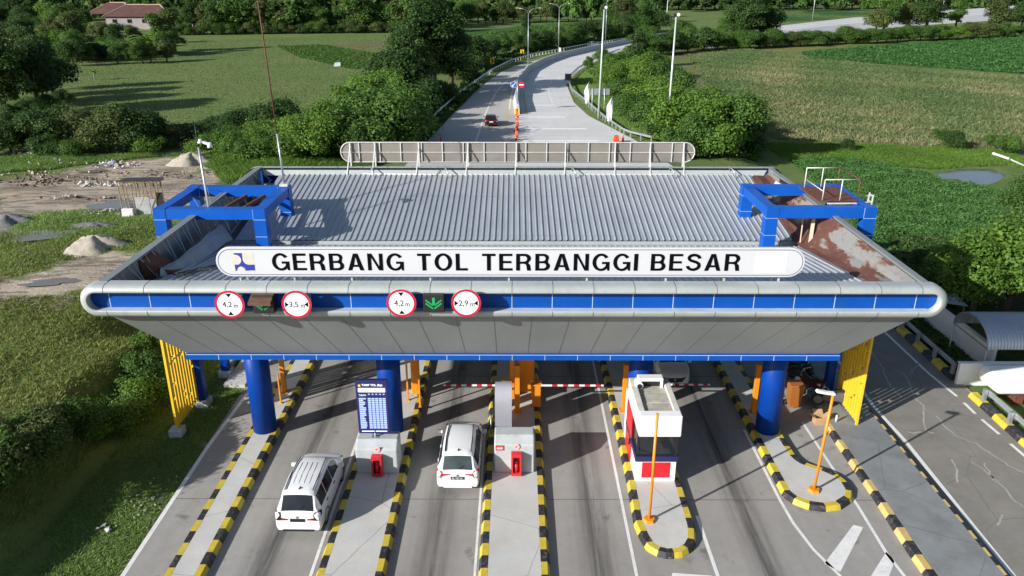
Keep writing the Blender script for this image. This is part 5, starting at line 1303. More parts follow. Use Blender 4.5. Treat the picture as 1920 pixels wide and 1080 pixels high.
q = gp(1048.5, 98); b = MB(); b.box(q.x-.35,q.x+.35,q.y-.6,q.y-.4,.2,1.3); tag(b.build('notice_box', M_WHITE), 'small white notice box at the foot of the middle median lamp', 'notice')
for px0, pyb, pt, ptop, lab in ((1122,221,1133,16,'tall pale flood light mast behind the white banners'),(1250,263,1268,30,'tall pale flood light mast in front of the right shrubs')):
    q = gp(px0, pyb); w = py_(pt, ptop, q.y); t = thing('flood_mast', q, lab, 'light mast', 'flood light masts')
    b = MB(); b.tube([(q.x,q.y,-.6),(w.x,q.y,w.z)], [.17,.09], 12); b.build('pole', M_POLEW, t)
    b = MB(); b.bar((w.x-.3,q.y,w.z+.12),(w.x+.32,q.y,w.z+.12),.34,.34); b.build('bracket', M_BLK, t, bevel=.03)
    b = MB(); b.tube([(w.x+.2,q.y-.3,w.z+.15),(w.x+.2,q.y-.12,w.z+.2)], [.2,.16], 14); b.build('lamp_head', M_BRIGHTW, t)
# distant lamps along the highway
for px0, pyb, ptop in ((1248,62,-12),(1383,52,-8),(1523,38,-10),(1766,24,-14),(1801,20,-14),(1897,15,-18)):
    q = gp(px0, pyb); t = thing('street_lamp', q, 'thin pale lamp pole far off along the highway', 'street lamp', 'far lamp poles along the highway')
    b = MB(); b.tube([(q.x,q.y,0),(q.x,q.y,13)], .13, 6); b.build('pole', M_POLEW, t)
    b = MB(); b.tube([(q.x-1.8,q.y,13.4),(q.x,q.y,13),(q.x+1.8,q.y,13.4)], .08, 5); b.build('arm', M_POLEW, t)
# banners
for px0, pyb, pt, ptop, lab in ((1105,210,1104.5,153,'white vertical banner flag on a thin pole, farther from the gate'),(1146.5,246,1148.5,180,'white vertical banner flag on a thin pole, nearer the gate')):
    q = gp(px0, pyb); w = py_(pt, ptop, q.y); t = thing('banner_flag', q, lab, 'flag', 'white banner flags')
    b = MB(); b.tube([(q.x,q.y,-.6),(w.x,q.y,w.z)], .035, 6); b.build('pole', M_GALV, t); Hf = w.z
    b = MB(); rows = []
    for k in range(9):
        z = Hf*(.98-.66*k/8); wd = .75*min(1,(k+.2)/3.5)*(1 if k < 7 else .75); xx = w.x+(q.x-w.x)*(1-z/Hf)
        rows.append([(xx-wd*u, q.y+.12*math.sin(u*5+k), z-.18*u*(k/8)) for u in (0,.25,.5,.75,1)])
    b.grid(rows, 0, True); b.build('cloth', M_FLAG, t)
a_, c_ = gp(1109.5,207), gp(1131.5,219); t = thing('direction_board', (a_+c_)/2, 'back of a grey ribbed direction board on two posts by the bend', 'road sign')
za = py_(1107,166,a_.y).z; zb2 = py_(1107,178,a_.y).z
b = MB(); b.box(a_.x-.3,a_.x+2.6,a_.y-.03,a_.y+.03,zb2,za); b.build('board', M_GALV, t)
for x in (a_.x, a_.x+1.85): b = MB(); b.tube([(x,a_.y-.08,-.6),(x,a_.y-.08,za)], .06, 8); b.build('post', M_POLEW, t)
q = gp(1065,161); t = thing('warning_box', q, 'black box sign on a short post at the inside of the bend', 'road sign')
b = MB(); b.box(q.x-.6,q.x+.6,q.y-.2,q.y+.2,1.0,2.2); b.build('box', M_BLK, t, bevel=.03); b = MB(); b.tube([(q.x,q.y,-.3),(q.x,q.y,1.0)], .06, 6); b.build('post', M_GALV, t)

# ------------------------------------------------------------------ the dirt lot on the left
def mound(name, c, rx, ry, h, mat, label, cat, seed, n=26, m=12, rough=.18):
    rr = random.Random(seed); b = MB(); rows = []; z0 = hz(c.x, c.y)-.25
    off = [rr.uniform(-1,1) for _ in range(9)]
    for i in range(m+1):
        t = i/m; r = 1-t; row = []
        for k in range(n):
            a = 2*PI*k/n; w = 1+rough*(math.sin(2*a+off[0])+.6*math.sin(3*a+off[1])+.5*math.sin(5*a+off[2]+t*3))
            row.append((c.x+rx*r*w*math.cos(a)+.25*off[3]*rx*t, c.y+ry*r*w*math.sin(a), z0+h*(1-(1-t)**1.5)*(1+.13*math.sin(3*a+off[4])*(1-t)+.10*math.sin(5*a+off[5]+4*t)*(1-t))+rr.uniform(-.05,.05)*h*(1-abs(2*t-1))*2))
        rows.append(row)
    b.grid(rows, 0, True, closed=True); return tag(b.build(name, mat), label, cat)
mound('sand_pile', gpt(177,465), 2.3, 1.7, 1.15, M_SAND, 'pale pile of sand nearest the gate in the dirt lot', 'sand pile', 3)
mound('sand_pile', gpt(352,307), 2.5, 1.8, 1.45, M_SAND, 'tall tan heap of sand at the far side of the dirt lot', 'sand pile', 5)
mound('sand_pile', gpt(10,418), 2.2, 1.6, .9, paint('grey gravel', (.2,.2,.2), .95, var=.3, scale=4, bump=.5), 'grey gravel heap at the left edge of the dirt lot', 'gravel pile', 8)
mound('sand_pile', gpt(165,425), 2.6, .7, .6, paint('grey ash', (.13,.13,.135), .95, var=.4, scale=4, bump=.5), 'low dark grey ridge of rubble in the dirt lot', 'rubble', 9)
def rubble(name, px0, py0, w, d, n, label, seed, mats, s0=.12, s1=.4):
    rr = random.Random(seed); c = gpt(px0, py0); b = MB()
    for _ in range(n):
        a = rr.uniform(0,2*PI); r = rr.random()**.6; x, y = c.x+w*r*math.cos(a), c.y+d*r*math.sin(a); s = rr.uniform(s0,s1)*(1.2-r*.5); z = hz(x,y)
        vs = [Vector((rr.uniform(-1,1),rr.uniform(-1,1),rr.uniform(-.5,.8))).normalized()*s*rr.uniform(.6,1) for _ in range(7)]
        hull = bmesh.new(); [hull.verts.new(v+Vector((x,y,z+s*.35))) for v in vs]; bmesh.ops.convex_hull(hull, input=hull.verts)
        hull.verts.index_update(); vv = [v.co.copy() for v in hull.verts]; ff = [tuple(v.index for v in f.verts) for f in hull.faces]; hull.free(); b.add(vv, ff, rr.randrange(len(mats)))
    return tag(b.build(name, mats), label, 'rubble', None, 'stuff')
PALEB = paint('pale plastic sacks', (.62,.6,.6), .8, var=.2, scale=3)
BLUEB = paint('bluish plastic', (.3,.32,.45), .6, var=.3, scale=3)
rubble('rubble', 215, 310, 2.6, 1.8, 70, 'low heap of pale and bluish rubbish at the far side of the dirt lot', 1, [M_RUBBLE,PALEB,BLUEB])
rubble('rubble', 200, 348, 3.2, 1.2, 60, 'scatter of white broken rubble in the middle of the dirt lot', 2, [PALEB,M_RUBBLE])
rubble('rubble', 57, 291, 3.0, .8, 40, 'row of white stones on the grass edge at far left', 3, [PALEB])
rubble('rubble', 115, 305, 3.5, 1.2, 26, 'few pale stones by the reddish earth', 4, [PALEB,M_RUBBLE])
rubble('rubble', 380, 305, 1.8, 1.2, 30, 'white lumps beside the tall tan sand heap', 6, [PALEB,M_RUBBLE])
rubble('rubble', 160, 372, 4.5, 1.0, 50, 'line of brown clods and branches in the dirt lot', 7, [M_RUBBLE,M_BRONZE], .08, .28)
rubble('rubble', 205, 398, 2.0, .7, 40, 'pale grey stones near the wooden frame', 8, [PALEB,M_SAND], .08, .25)
rubble('rubble', 90, 340, 6, 3.0, 110, 'brown churned clods over the dirt lot', 9, [paint('clod earth',(.17,.125,.09),.95,var=.3,scale=3)], .1, .35)
rubble('rubble', 300, 330, 6, 3.0, 90, 'tan churned clods near the sand heap', 10, [paint('tan clod',(.27,.21,.16),.95,var=.3,scale=3)], .08, .3)
rubble('rubble', 275, 950, 1.0, 2.2, 60, 'pale stones and bare soil along the edge of the grass beside the road', 31, [M_SAND,M_RUBBLE], .03, .12)
rubble('rubble', 195, 995, .3, .3, 5, 'single pale stone lying in the grass near the road edge', 32, [PALEB], .12, .2)
rubble('rubble', 70, 325, 7, 4.0, 130, 'churned earth lumps at the left of the dirt lot', 33, [paint('red clod',(.24,.14,.09),.95,var=.3,scale=3),M_RUBBLE], .06, .26)
for i, (pp, rx, ry) in enumerate((((215,385),2.4,1.2),((50,440),3.0,1.5),((95,530),1.5,.7),((175,322),1.4,.6))):
    c = gpt(*pp); b = MB(); n = 30; rr = random.Random(i+20); o = [rr.uniform(0,6) for _ in range(3)]
    b.add([(c.x+rx*math.cos(2*PI*k/n)*(1+.35*math.sin(2*2*PI*k/n+o[0])+.2*math.sin(5*2*PI*k/n+o[1])+.1*math.sin(9*2*PI*k/n+o[2])), c.y+ry*math.sin(2*PI*k/n)*(1+.3*math.sin(2*2*PI*k/n+o[2])), 0) for k in range(n)], [tuple(range(n))])
    b.v = [(x,y,hz(c.x,c.y)+.06) for x,y,z in b.v]
    tag(b.build('puddle_water', M_PUDDLE), kind='structure')
sk = gpt(272, 399); z0 = sk.z; t = thing('wooden_hut', sk, 'half built hut of bamboo poles with zinc sheets and a dark flat roof', 'hut')
b = MB()
for k in range(6):
    for y in (-.35,.35): b.bar((sk.x-1.5+k*.6,sk.y+y,z0-.2),(sk.x-1.55+k*.6+rnd.uniform(-.1,.1),sk.y+y,z0+2.5),.07)
b.bar((sk.x-1.6,sk.y-.35,z0+2.45),(sk.x+1.7,sk.y-.35,z0+2.5),.07); b.bar((sk.x-1.6,sk.y+.35,z0+2.45),(sk.x+1.7,sk.y+.35,z0+2.5),.07); b.bar((sk.x+.2,sk.y-.9,z0+.8),(sk.x+1.0,sk.y-.9,z0+2.3),.05)
b.build('pole_frame', M_WOOD, t)
b = MB(); b.box(sk.x-.4,sk.x+.7,sk.y-.46,sk.y-.42,z0-.1,z0+1.35); b.box(sk.x+.75,sk.x+1.2,sk.y-.45,sk.y-.41,z0,z0+1.2); b.build('zinc_sheet', M_ZINC, t)
b = MB(); b.box(sk.x-1.35,sk.x-.45,sk.y-.9,sk.y-.5,z0-.1,z0+.55); b.build('stacked_bags', PALEB, t, bevel=.06)
b = MB(); b.add([(sk.x-1.5,sk.y-.5,z0+2.55),(sk.x+1.9,sk.y-.5,z0+2.60),(sk.x+1.8,sk.y+.35,z0+2.72),(sk.x-1.2,sk.y+.4,z0+2.66)], [(0,1,2,3)]); b.build('roof', M_SACK, t)
b = MB(); b.box(sk.x+1.25,sk.x+1.75,sk.y-.4,sk.y-.36,z0,z0+1.7); b.build('door', M_BLK, t)
q = gpt(632,124.5); b = MB(); b.add([(q.x-.9,q.y,q.z-.2),(q.x+.9,q.y,q.z-.2),(q.x+.8,q.y+1,q.z-.2),(q.x-.8,q.y+1,q.z-.2),(q.x-.5,q.y+.2,q.z+.8),(q.x+.7,q.y+.3,q.z+.9),(q.x+.4,q.y+.8,q.z+.7)], [(0,1,5,4),(1,2,6,5),(2,3,6),(3,0,4,6),(4,5,6)]); tag(b.build('boulder', M_BLOCK), 'lone pale boulder in the left meadow', 'boulder')

# ------------------------------------------------------------------ houses behind the trees
def house(px0, pyb, w, d, hw_, hr, label, rz=0, roofm=M_ROOFRED, wings=True, z=0):
    q = gp(px0, pyb); t = thing('house', q, label, 'house', None, rz)
    b = MB(); b.box(-w/2,w/2,-d/2,d/2,-1,hw_); b.build('wall', M_HOUSE, t, world=False)
    def hip(name, cx, cy, ww, dd, z0, h, ov=.9):
        b = MB(); a, c = ww/2+ov, dd/2+ov; rl = max(.3, (ww-dd)/2+.3)
        b.add([(cx-a,cy-c,z0),(cx+a,cy-c,z0),(cx+a,cy+c,z0),(cx-a,cy+c,z0),(cx-rl,cy,z0+h),(cx+rl,cy,z0+h)], [(0,1,5,4),(1,2,5),(2,3,4,5),(3,0,4),(0,3,2,1)])
        r_ = b.build(name, roofm, t, world=False)
        b = MB(); 
        for i, j in ((0,4),(1,5),(4,5)): b.bar(b_v[i] if False else [(cx-a,cy-c,z0),(cx+a,cy-c,z0),0,0,(cx-rl,cy,z0+h),(cx+rl,cy,z0+h)][i], [(cx-a,cy-c,z0),(cx+a,cy-c,z0),0,0,(cx-rl,cy,z0+h),(cx+rl,cy,z0+h)][j], .3)
        b.build('ridge_cap', M_CREAM if roofm is M_ROOFRED else roofm, r_, world=False)
    hip('roof', 0, 0, w, d, hw_, hr)
    if wings: hip('roof', -w*.66, d*1.05, w*.72, d, hw_+.5, hr*.98)
    for k in range(4):
        x = -w/2+w*(k+.6)/4.4; b = MB(); b.box(x-.9,x+.9,-d/2-.06,-d/2-.01,hw_-2.4,hw_-1.0); o = b.build('window', M_GLASS, t, world=False)
        b = MB(); b.box(x-1.0,x+1.0,-d/2-.16,-d/2-.02,hw_-2.55,hw_-2.4); b.build('sill', M_CREAM, o, world=False)
    if wings:
        b = MB(); b.add([(w*.2,-d/2-3,hw_*.35),(w*.42,-d/2-3,hw_*.35),(w*.31,-d/2-3,hw_*.35+2),(w*.2,-d/2,hw_*.35),(w*.42,-d/2,hw_*.35),(w*.31,-d/2,hw_*.35+2)], [(0,1,2),(0,2,5,3),(1,4,5,2)]); b.build('porch_roof', M_ROOFDARK, t, world=False)
    return t
house(276, 55, 25.5, 13, 5.1, 4.3, 'large pale house with red brown hipped roofs beyond the left meadow')
house(1080, 27, 24, 12, 4.5, 5.5, 'red roofed house almost hidden among the trees beyond the road')
house(402, 56, 14, 9, 4.5, 2.4, 'grey roofed low house in the trees right of the large red roof', roofm=M_ROOFDARK, wings=False)
house(432, 54, 10, 9, 5.0, 3.0, 'dark roofed small house next to the grey roofed low house', roofm=M_ROOFDARK, wings=False)

# ------------------------------------------------------------------ vegetation
NR = np.random.default_rng(11)
def leaf_quads(C, N, S, asp, V, fold=0.0):
    """quads at C with normals N, half sizes S -> verts, faces, value per vertex"""
    n = len(C); rv = NR.normal(size=(n,3)); T = np.cross(N, rv); T /= np.linalg.norm(T,axis=1)[:,None]+1e-9; B = np.cross(N, T)
    s = S[:,None]
    v = np.stack([C-T*s, C-B*s*asp, C+T*s, C+B*s*asp], 1)
    return v.reshape(-1,3), np.repeat(V, 4)
def mesh_from_quads(name, V, val, mats, mi=None):
    n = len(V)//4; me = bpy.data.meshes.new(name)
    me.vertices.add(len(V)); me.vertices.foreach_set('co', V.astype(np.float32).reshape(-1))
    me.loops.add(n*4); me.loops.foreach_set('vertex_index', np.arange(n*4, dtype=np.int32))
    me.polygons.add(n); me.polygons.foreach_set('loop_start', np.arange(0,n*4,4,dtype=np.int32)); me.polygons.foreach_set('loop_total', np.full(n,4,dtype=np.int32))
    a = me.attributes.new('leafv','FLOAT','POINT'); a.data.foreach_set('value', val.astype(np.float32))
    for m in mats: me.materials.append(m)
    if mi is not None: me.polygons.foreach_set('material_index', mi.astype(np.int32))
    me.update(calc_edges=True); return me
def crown_arrays(seed, r, h, z0, lobes, n, leaf, droop=.0, spread=.75):
    g = np.random.default_rng(seed)
    lc = []; lr = []
    for i in range(lobes):
        a = g.uniform(0, 2*PI); u = g.random()**.5; t = g.random()
        rad = r*spread*u*math.sqrt(max(.08, 1-(1.7*t-.75)**2))*g.uniform(.75,1.2); lc.append((rad*math.cos(a), rad*math.sin(a), z0+h*(.18+.68*t))); lr.append(r*g.uniform(.18,.46))
    lc = np.array(lc); lr = np.array(lr); w = lr**2/np.sum(lr**2); k = g.choice(lobes, n, p=w)
    d = g.normal(size=(n,3)); d /= np.linalg.norm(d,axis=1)[:,None]; d[:,2] = np.where(d[:,2] < -.55, -d[:,2], d[:,2])
    q_ = g.random(n); rr = lr[k]*np.where(q_ < .66, g.uniform(.8,1.14,n), np.where(q_ < .90, g.uniform(.4,.85,n), g.uniform(1.1,1.55,n)))
    C = lc[k]+d*rr[:,None]*np.array([1,1,.85]); C[:,2] = np.maximum(C[:,2], z0*.55+.05)
    N = d*.9+g.normal(size=(n,3))*.55+np.array([0,0,.35]); N /= np.linalg.norm(N,axis=1)[:,None]
    lv = g.uniform(.1,.8,lobes)[k]*.6+g.random(n)*.45
    S = leaf*g.uniform(.6,1.3,n)
    return leaf_quads(C, N, S, .62, np.clip(lv,0,1))
def make_crown(name, seed, mat, **kw):
    V, val = crown_arrays(seed, **kw); return mesh_from_quads(name, V, val, [mat])
def trunk_mesh(seed, h, r, limbs, reach):
    g = random.Random(seed); b = MB(); b.tube([(0,0,-.5),(g.uniform(-.1,.1),g.uniform(-.1,.1),h*.35),(g.uniform(-.2,.2),g.uniform(-.2,.2),h*.75)], [r*1.25,r,r*.55], 8)
    for k in range(limbs):
        a = 2*PI*k/limbs+g.uniform(-.4,.4); z = h*g.uniform(.3,.6); b.tube([(0,0,z),(reach*.5*math.cos(a),reach*.5*math.sin(a),z+h*.18),(reach*math.cos(a),reach*math.sin(a),z+h*.34)], [r*.5,r*.35,r*.12], 6)
    me = bpy.data.meshes.new('trunk'); me.from_pydata(b.v,[],b.f); me.polygons.foreach_set('use_smooth',[True]*len(b.f)); me.materials.append(M_BARK); me.update(); return me
PROTO = {}
def proto(kind, mat, v):
    key = (kind, mat.name, v)
    if key in PROTO: return PROTO[key]
    s = 100*v+{'broad':1,'tall':2,'bush':3,'low':4,'far':5,'column':6,'near':7}[kind]
    if kind == 'broad': c = make_crown('crown', s, mat, r=3.3, h=5.9, z0=.7, lobes=22, n=8500, leaf=.165); tr = trunk_mesh(s, 5.5, .22, 5, 1.9)
    elif kind == 'tall': c = make_crown('crown', s, mat, r=4.3, h=13.0, z0=1.3, lobes=42, n=15000, leaf=.20); tr = trunk_mesh(s, 12, .38, 7, 2.8)
    elif kind == 'bush': c = make_crown('crown', s, mat, r=2.4, h=3.5, z0=.1, lobes=14, n=12500, leaf=.085); tr = trunk_mesh(s, 2.6, .1, 5, 1.2)
    elif kind == 'low': c = make_crown('crown', s, mat, r=1.5, h=1.5, z0=.0, lobes=9, n=6500, leaf=.058); tr = trunk_mesh(s, 1.1, .05, 4, .7)
    elif kind == 'far': c = make_crown('crown', s, mat, r=4.2, h=9.2, z0=.6, lobes=20, n=2600, leaf=.45); tr = trunk_mesh(s, 8, .3, 4, 2.2)
    elif kind == 'column': c = make_crown('crown', s, mat, r=2.2, h=8.2, z0=.5, lobes=22, n=8000, leaf=.16, spread=.6); tr = trunk_mesh(s, 7, .2, 4, .9)
    elif kind == 'near': c = make_crown('crown', s, mat, r=2.7, h=3.3, z0=1.9, lobes=20, n=13000, leaf=.10); tr = trunk_mesh(s, 4.2, .15, 6, 1.6)
    PROTO[key] = (c, tr); return PROTO[key]
HN = {'broad':6.6,'tall':14.2,'bush':3.6,'low':1.5,'far':9.8,'column':8.7,'near':5.2}
def plant(x, y, h, kind, mat, label, group, wide=1.0, cat=None, name=None):
    c, tr = proto(kind, mat, rnd.randrange(3)); s = h/HN[kind]
    shrub = kind in ('bush','low')
    t = thing(name or ('shrub' if shrub else 'tree'), (x, y, hz(x, y)), label, cat or ('shrub' if shrub else 'tree'), group, rnd.uniform(0, 2*PI))
    t.scale = (s*wide*rnd.uniform(.9,1.12), s*wide*rnd.uniform(.9,1.12), s)
    for nm, me in (('crown', c), ('trunk', tr)):
        o = bpy.data.objects.new(nm, me); COL.objects.link(o); o.parent = t
    return t
def many(lst, label, group, z=None):
    for it in lst:
        px0, py0, h, kind, mat = it[:5]; q = gpt(px0, py0); plant(q.x, q.y, h, kind, mat, label, group, it[5] if len(it) > 5 else 1.0)
T, Bb, Bu, Lo, Fa, Co, Ne = 'tall','broad','bush','low','far','column','near'
many([(15,225,12,T,L_DARK,1.1),(75,212,11,T,L_DARK,1.1),(-45,205,13,T,L_DARK),(105,190,8,Bb,L_DARK,1.2),(30,185,12,T,L_OLIVE,1.1),(-90,230,12,T,L_DARK),(85,170,10,T,L_DARK,1.1)], 'tall dark tree of the shaded clump at the left edge of the meadow', 'dark trees at the left edge')
many([(20,238,3,Bu,L_DARK),(62,232,3.4,Bu,L_DARK),(95,218,3,Bu,L_DARK),(120,200,2.6,Bu,L_DARK)], 'dark shrub at the foot of the shaded tree clump at the left edge', 'dark shrubs at the left edge')
gro = []
for i in range(34):
    x = 95+rnd.random()*235; y = 70+rnd.random()*50
    if x < 130 and y > 100: y -= 15
    if 205 < x < 320 and y < 88: continue
    gro.append((x, y, (rnd.uniform(5,7.5) if y > 92 else rnd.uniform(7,10))*(.72 if x > 150 else 1), rnd.choice([Bb,Bb,T]), rnd.choice([L_DARK,L_MID,L_MID,L_OLIVE])))
gro += [(x, 60+rnd.uniform(-5,5), rnd.uniform(7,11), Bb, rnd.choice([L_MID,L_LIGHT,L_DARK])) for x in range(5,165,17)]
gro += [(rnd.uniform(-30,160), rnd.uniform(64,125), rnd.uniform(4.5,8), rnd.choice([Bb,Bb,Bu]), rnd.choice([L_MID,L_DARK,L_LIGHT,L_OLIVE]), 1.15) for _ in range(26)]+[(rnd.uniform(150,330), rnd.uniform(92,104), rnd.uniform(2.5,4.2), Bu, rnd.choice([L_MID,L_LIGHT,L_OLIVE]), 1.2) for _ in range(14)]
many(gro, 'leafy tree in the grove before the red roofed house', 'trees of the grove by the red roofed house')
many([(300,102,10.5,Co,L_MID,1.3),(322,97,11.5,Co,L_OLIVE,1.5),(312,104,7,Bb,L_MID)], 'upright tree at the right corner of the grove by the meadow', 'corner trees of the grove')
many([(x, 111+rnd.uniform(-3,3), rnd.uniform(2.5,4), Bu, rnd.choice([L_DARK,L_OLIVE])) for x in range(130,270,14)], 'shrub along the near edge of the grove', 'shrubs along the near edge of the grove')
# banana plants
def banana(seed):
    g = random.Random(seed); b = MB(); rows = []
    for k in range(9):
        a = 2*PI*k/9+g.uniform(-.3,.3); L = g.uniform(2.0,2.8); up_ = g.uniform(.5,1.25); rows = []
        for i in range(6):
            t = i/5; r = L*t*math.cos(up_*(1-.9*t)); z = 2.0+L*(math.sin(up_)*t-.62*t*t*1.1); w = .32*math.sin(PI*min(1,t*.9+.08))
            d = Vector((math.cos(a),math.sin(a),0)); n = Vector((-d.y,d.x,0)); p = d*r+Vector((0,0,z)); rows.append([p-n*w+Vector((0,0,-.08)), p, p+n*w+Vector((0,0,-.08))])
        b.grid(rows, 0, True)
    me = bpy.data.meshes.new('leaf_crown'); me.from_pydata([tuple(v) for v in b.v],[],b.f); me.materials.append(L_LIGHT)
    a_ = me.attributes.new('leafv','FLOAT','POINT'); a_.data.foreach_set('value',[g.random() for _ in b.v]); me.update()
    s = MB(); s.tube([(0,0,-.3),(0,0,1.2),(0,0,2.1)],[.2,.16,.1],8); ms = bpy.data.meshes.new('stem'); ms.from_pydata(s.v,[],s.f); ms.materials.append(M_BARKPALE); ms.update()
    return me, ms
BAN = [banana(1), banana(2)]
for px0, py0, sc in ((182,112,1.2),(196,111,1.3),(210,110,1.1),(224,112,1.25),(240,108,1.2),(252,106,1.3),(266,105,1.3),(278,103,1.9),(190,104,1.3),(170,113,1.1),(230,103,1.3),(286,104,1.6),(215,105,1.3),(147,85,1.5),(172,72,1.8),(125,70,1.6)):
    q = gpt(px0, py0); t = thing('banana_plant', (q.x,q.y,hz(q.x,q.y)), 'banana plant with long drooping leaves along the grove edge', 'banana plant', 'banana plants along the grove', rnd.uniform(0,6)); t.scale = (sc,sc,sc)
    for nm, me in zip(('leaf_crown','stem'), rnd.choice(BAN)): o = bpy.data.objects.new(nm, me); COL.objects.link(o); o.parent = t
q = gpt(178,150); t = thing('young_palm', (q.x,q.y,hz(q.x,q.y)), 'small lone young palm standing in the shaded meadow', 'palm'); t.scale = (.75,)*3
for nm, me in zip(('leaf_crown','stem'), BAN[0]): o = bpy.data.objects.new(nm, me); COL.objects.link(o); o.parent = t
# belt along the far edge of the left meadow
belt = []
x = 318
while x < 790:
    belt.append((x, 65.5-(x-330)*.012+rnd.uniform(-1.5,0), rnd.uniform(8.5,13.5), rnd.choice([Bb,T,Fa,Co]), rnd.choice([L_DARK,L_MID,L_MID,L_OLIVE]), 1.15)); x += rnd.uniform(13,21)
many(belt, 'dense tree of the belt along the far edge of the left meadow', 'trees of the belt beyond the left meadow')
many([(x, 66-(x-330)*.012, rnd.uniform(2.5,4.5), Bu, rnd.choice([L_MID,L_DARK,L_OLIVE]), 1.3) for x in range(325,760,16)], 'shrub at the foot of the tree belt beyond the left meadow', 'shrubs under the tree belt')
# the big dark tree left of the road and the shrubs before it
many([(815,177,16.5,T,L_DARK,1.25)], 'tallest dark tree standing left of the curving road', None)
many([(768,192,12.5,T,L_DARK,1.2),(848,172,12,T,L_DARK,1.15),(742,200,8.5,Bb,L_DARK,1.25),(868,156,6.5,Bb,L_DARK,1.2),(788,205,5,Bu,L_DARK,1.2),(828,196,3.6,Bu,L_DARK,1.2)], 'dark tree crowded around the tallest tree left of the road', 'dark trees round the tallest tree')
many([(600,302,5.2,Bu,L_LIGHT,1.2),(640,292,6.3,Bu,L_LIGHT,1.1),(690,292,7.2,Bu,L_MID,1.1),(730,276,7.2,Bu,L_MID,1.1),(764,255,4.6,Bu,L_MID,1.0),(650,262,6.5,Bu,L_LIGHT,1.1),(705,250,7.5,Bu,L_LIGHT,1.1),(742,232,5.6,Bu,L_MID,1.1),(776,226,3.6,Bu,L_MID,1.0),(670,305,4.5,Bu,L_MID),(722,298,4.2,Bu,L_MID),(618,272,5,Bu,L_LIGHT),(690,225,6,Bu,L_LIGHT),(735,210,6,Bu,L_LIGHT)], 'large bright green shrub of the thicket between left meadow and road', 'bright shrubs left of the road')
many([(855,150,5,Bu,L_DARK,1.2),(878,138,5.2,Bu,L_DARK,1.2),(900,124,5.2,Bu,L_DARK,1.1),(922,112,4.8,Bu,L_DARK,1.1),(946,103,4.8,Bu,L_DARK,1.1),(968,97,4.8,Bu,L_MID,1.1),(1000,98,5.5,Bu,L_DARK,1.2),(1022,94,5.5,Bu,L_DARK,1.2),(1045,90,6,Bu,L_MID,1.2),(1068,86,6.2,Bu,L_MID,1.2),(1092,81,6.5,Bu,L_DARK,1.2),(1118,77,6.5,Bu,L_DARK,1.2),(1143,73,7,Bu,L_MID,1.2),(1168,69,7,Bu,L_DARK,1.2),(1196,65,7,Bu,L_MID,1.2),(1222,62,6.5,Bu,L_MID,1.2),(900,116,5.5,Bu,L_DARK,1.2),(880,125,7,Bb,L_DARK,1.2),(925,105,5,Bu,L_MID,1.3),(860,135,8,Bb,L_DARK,1.2)], 'dark shrub of the row along the outer side of the bend', 'shrubs outside the bend')
many([(984,96,9.5,Co,L_DARK,.9)], 'slim dark tree standing above the shrub row outside the bend', None)
# shrub row between dirt lot and meadow
many([(-15,292,4,Bu,L_DARK,1.2),(22,288,3.6,Bu,L_DARK,1.2),(62,284,3.8,Bu,L_DARK,1.1),(95,285,5.0,Bu,L_DARK,1.1),(128,283,4,Bu,L_DARK,1.2),(165,282,4.4,Bu,L_OLIVE,1.2),(205,282,5.0,Bu,L_OLIVE,1.2),(240,282,5.2,Bu,L_DARK,1.2),(268,280,4.6,Bu,L_DARK,1.2),(300,276,3.2,Bu,L_OLIVE,1.3)], 'rounded shrub of the dark row between dirt lot and meadow', 'shrubs between dirt lot and meadow')
many([(x, y, h, Lo, m, 1.3) for x,y,h,m in ((100,290,2,L_MID),(155,290,1.9,L_MID),(285,287,1.9,L_LIGHT),(340,272,2.4,L_DARK),(380,262,2.2,L_DARK),(415,258,2.4,L_DARK),(440,248,2.6,L_DARK),(470,245,2.8,L_DARK),(500,250,3,L_DARK),(535,240,3.4,L_DARK),(430,290,2.2,L_LIGHT),(460,300,2.4,L_MID),(395,292,2.0,L_LIGHT),(485,285,2.6,L_LIGHT),(520,290,2.6,L_MID),(555,300,2.8,L_MID),(575,285,3,L_LIGHT),(410,275,2,L_DARK),(450,272,2.2,L_MID),(520,265,2.6,L_LIGHT),(560,262,3,L_LIGHT))], 'low shrub of the scrub behind the left roof end', 'low scrub behind the left roof end')
# inside of the bend and the right cluster
many([(1102,128,2.6,Bu,L_MID),(1128,118,3.4,Bu,L_MID),(1150,135,4.2,Bu,L_LIGHT,1.1),(1178,125,4.6,Bu,L_LIGHT,1.1),(1150,165,4.8,Bu,L_LIGHT,1.1),(1190,158,5.4,Bu,L_LIGHT,1.1),(1205,190,6,Bu,L_LIGHT,1.1),(1165,196,4.2,Bu,L_MID,1.1),(1190,228,4.2,Bu,L_MID,1.1),(1222,222,5.8,Bu,L_LIGHT,1.1),(1215,255,4.2,Bu,L_MID,1.1),(1255,250,6,Bu,L_LIGHT,1.1),(1240,180,5.4,Bu,L_MID,1.1),(1262,205,5.6,Bu,L_MID,1.1),(1222,150,5.2,Bu,L_MID,1.1)], 'bright green shrub of the thicket inside the bend', 'shrubs inside the bend')
many([(1292,272,6.2,Bu,L_LIGHT,1.15),(1335,292,6.4,Bu,L_LIGHT,1.15),(1378,290,6.6,Bu,L_MID,1.1),(1400,285,5,Bu,L_DARK,1.1),(1312,240,5.6,Bu,L_LIGHT,1.1),(1350,258,5.6,Bu,L_LIGHT,1.1),(1295,300,5,Bu,L_MID)], 'large rounded shrub by the right rear corner of the roof', 'large shrubs at the right rear roof corner')
many([(1193,128,9.5,Co,L_DARK,1.15)], 'dark upright tree rising from the thicket inside the bend', None)
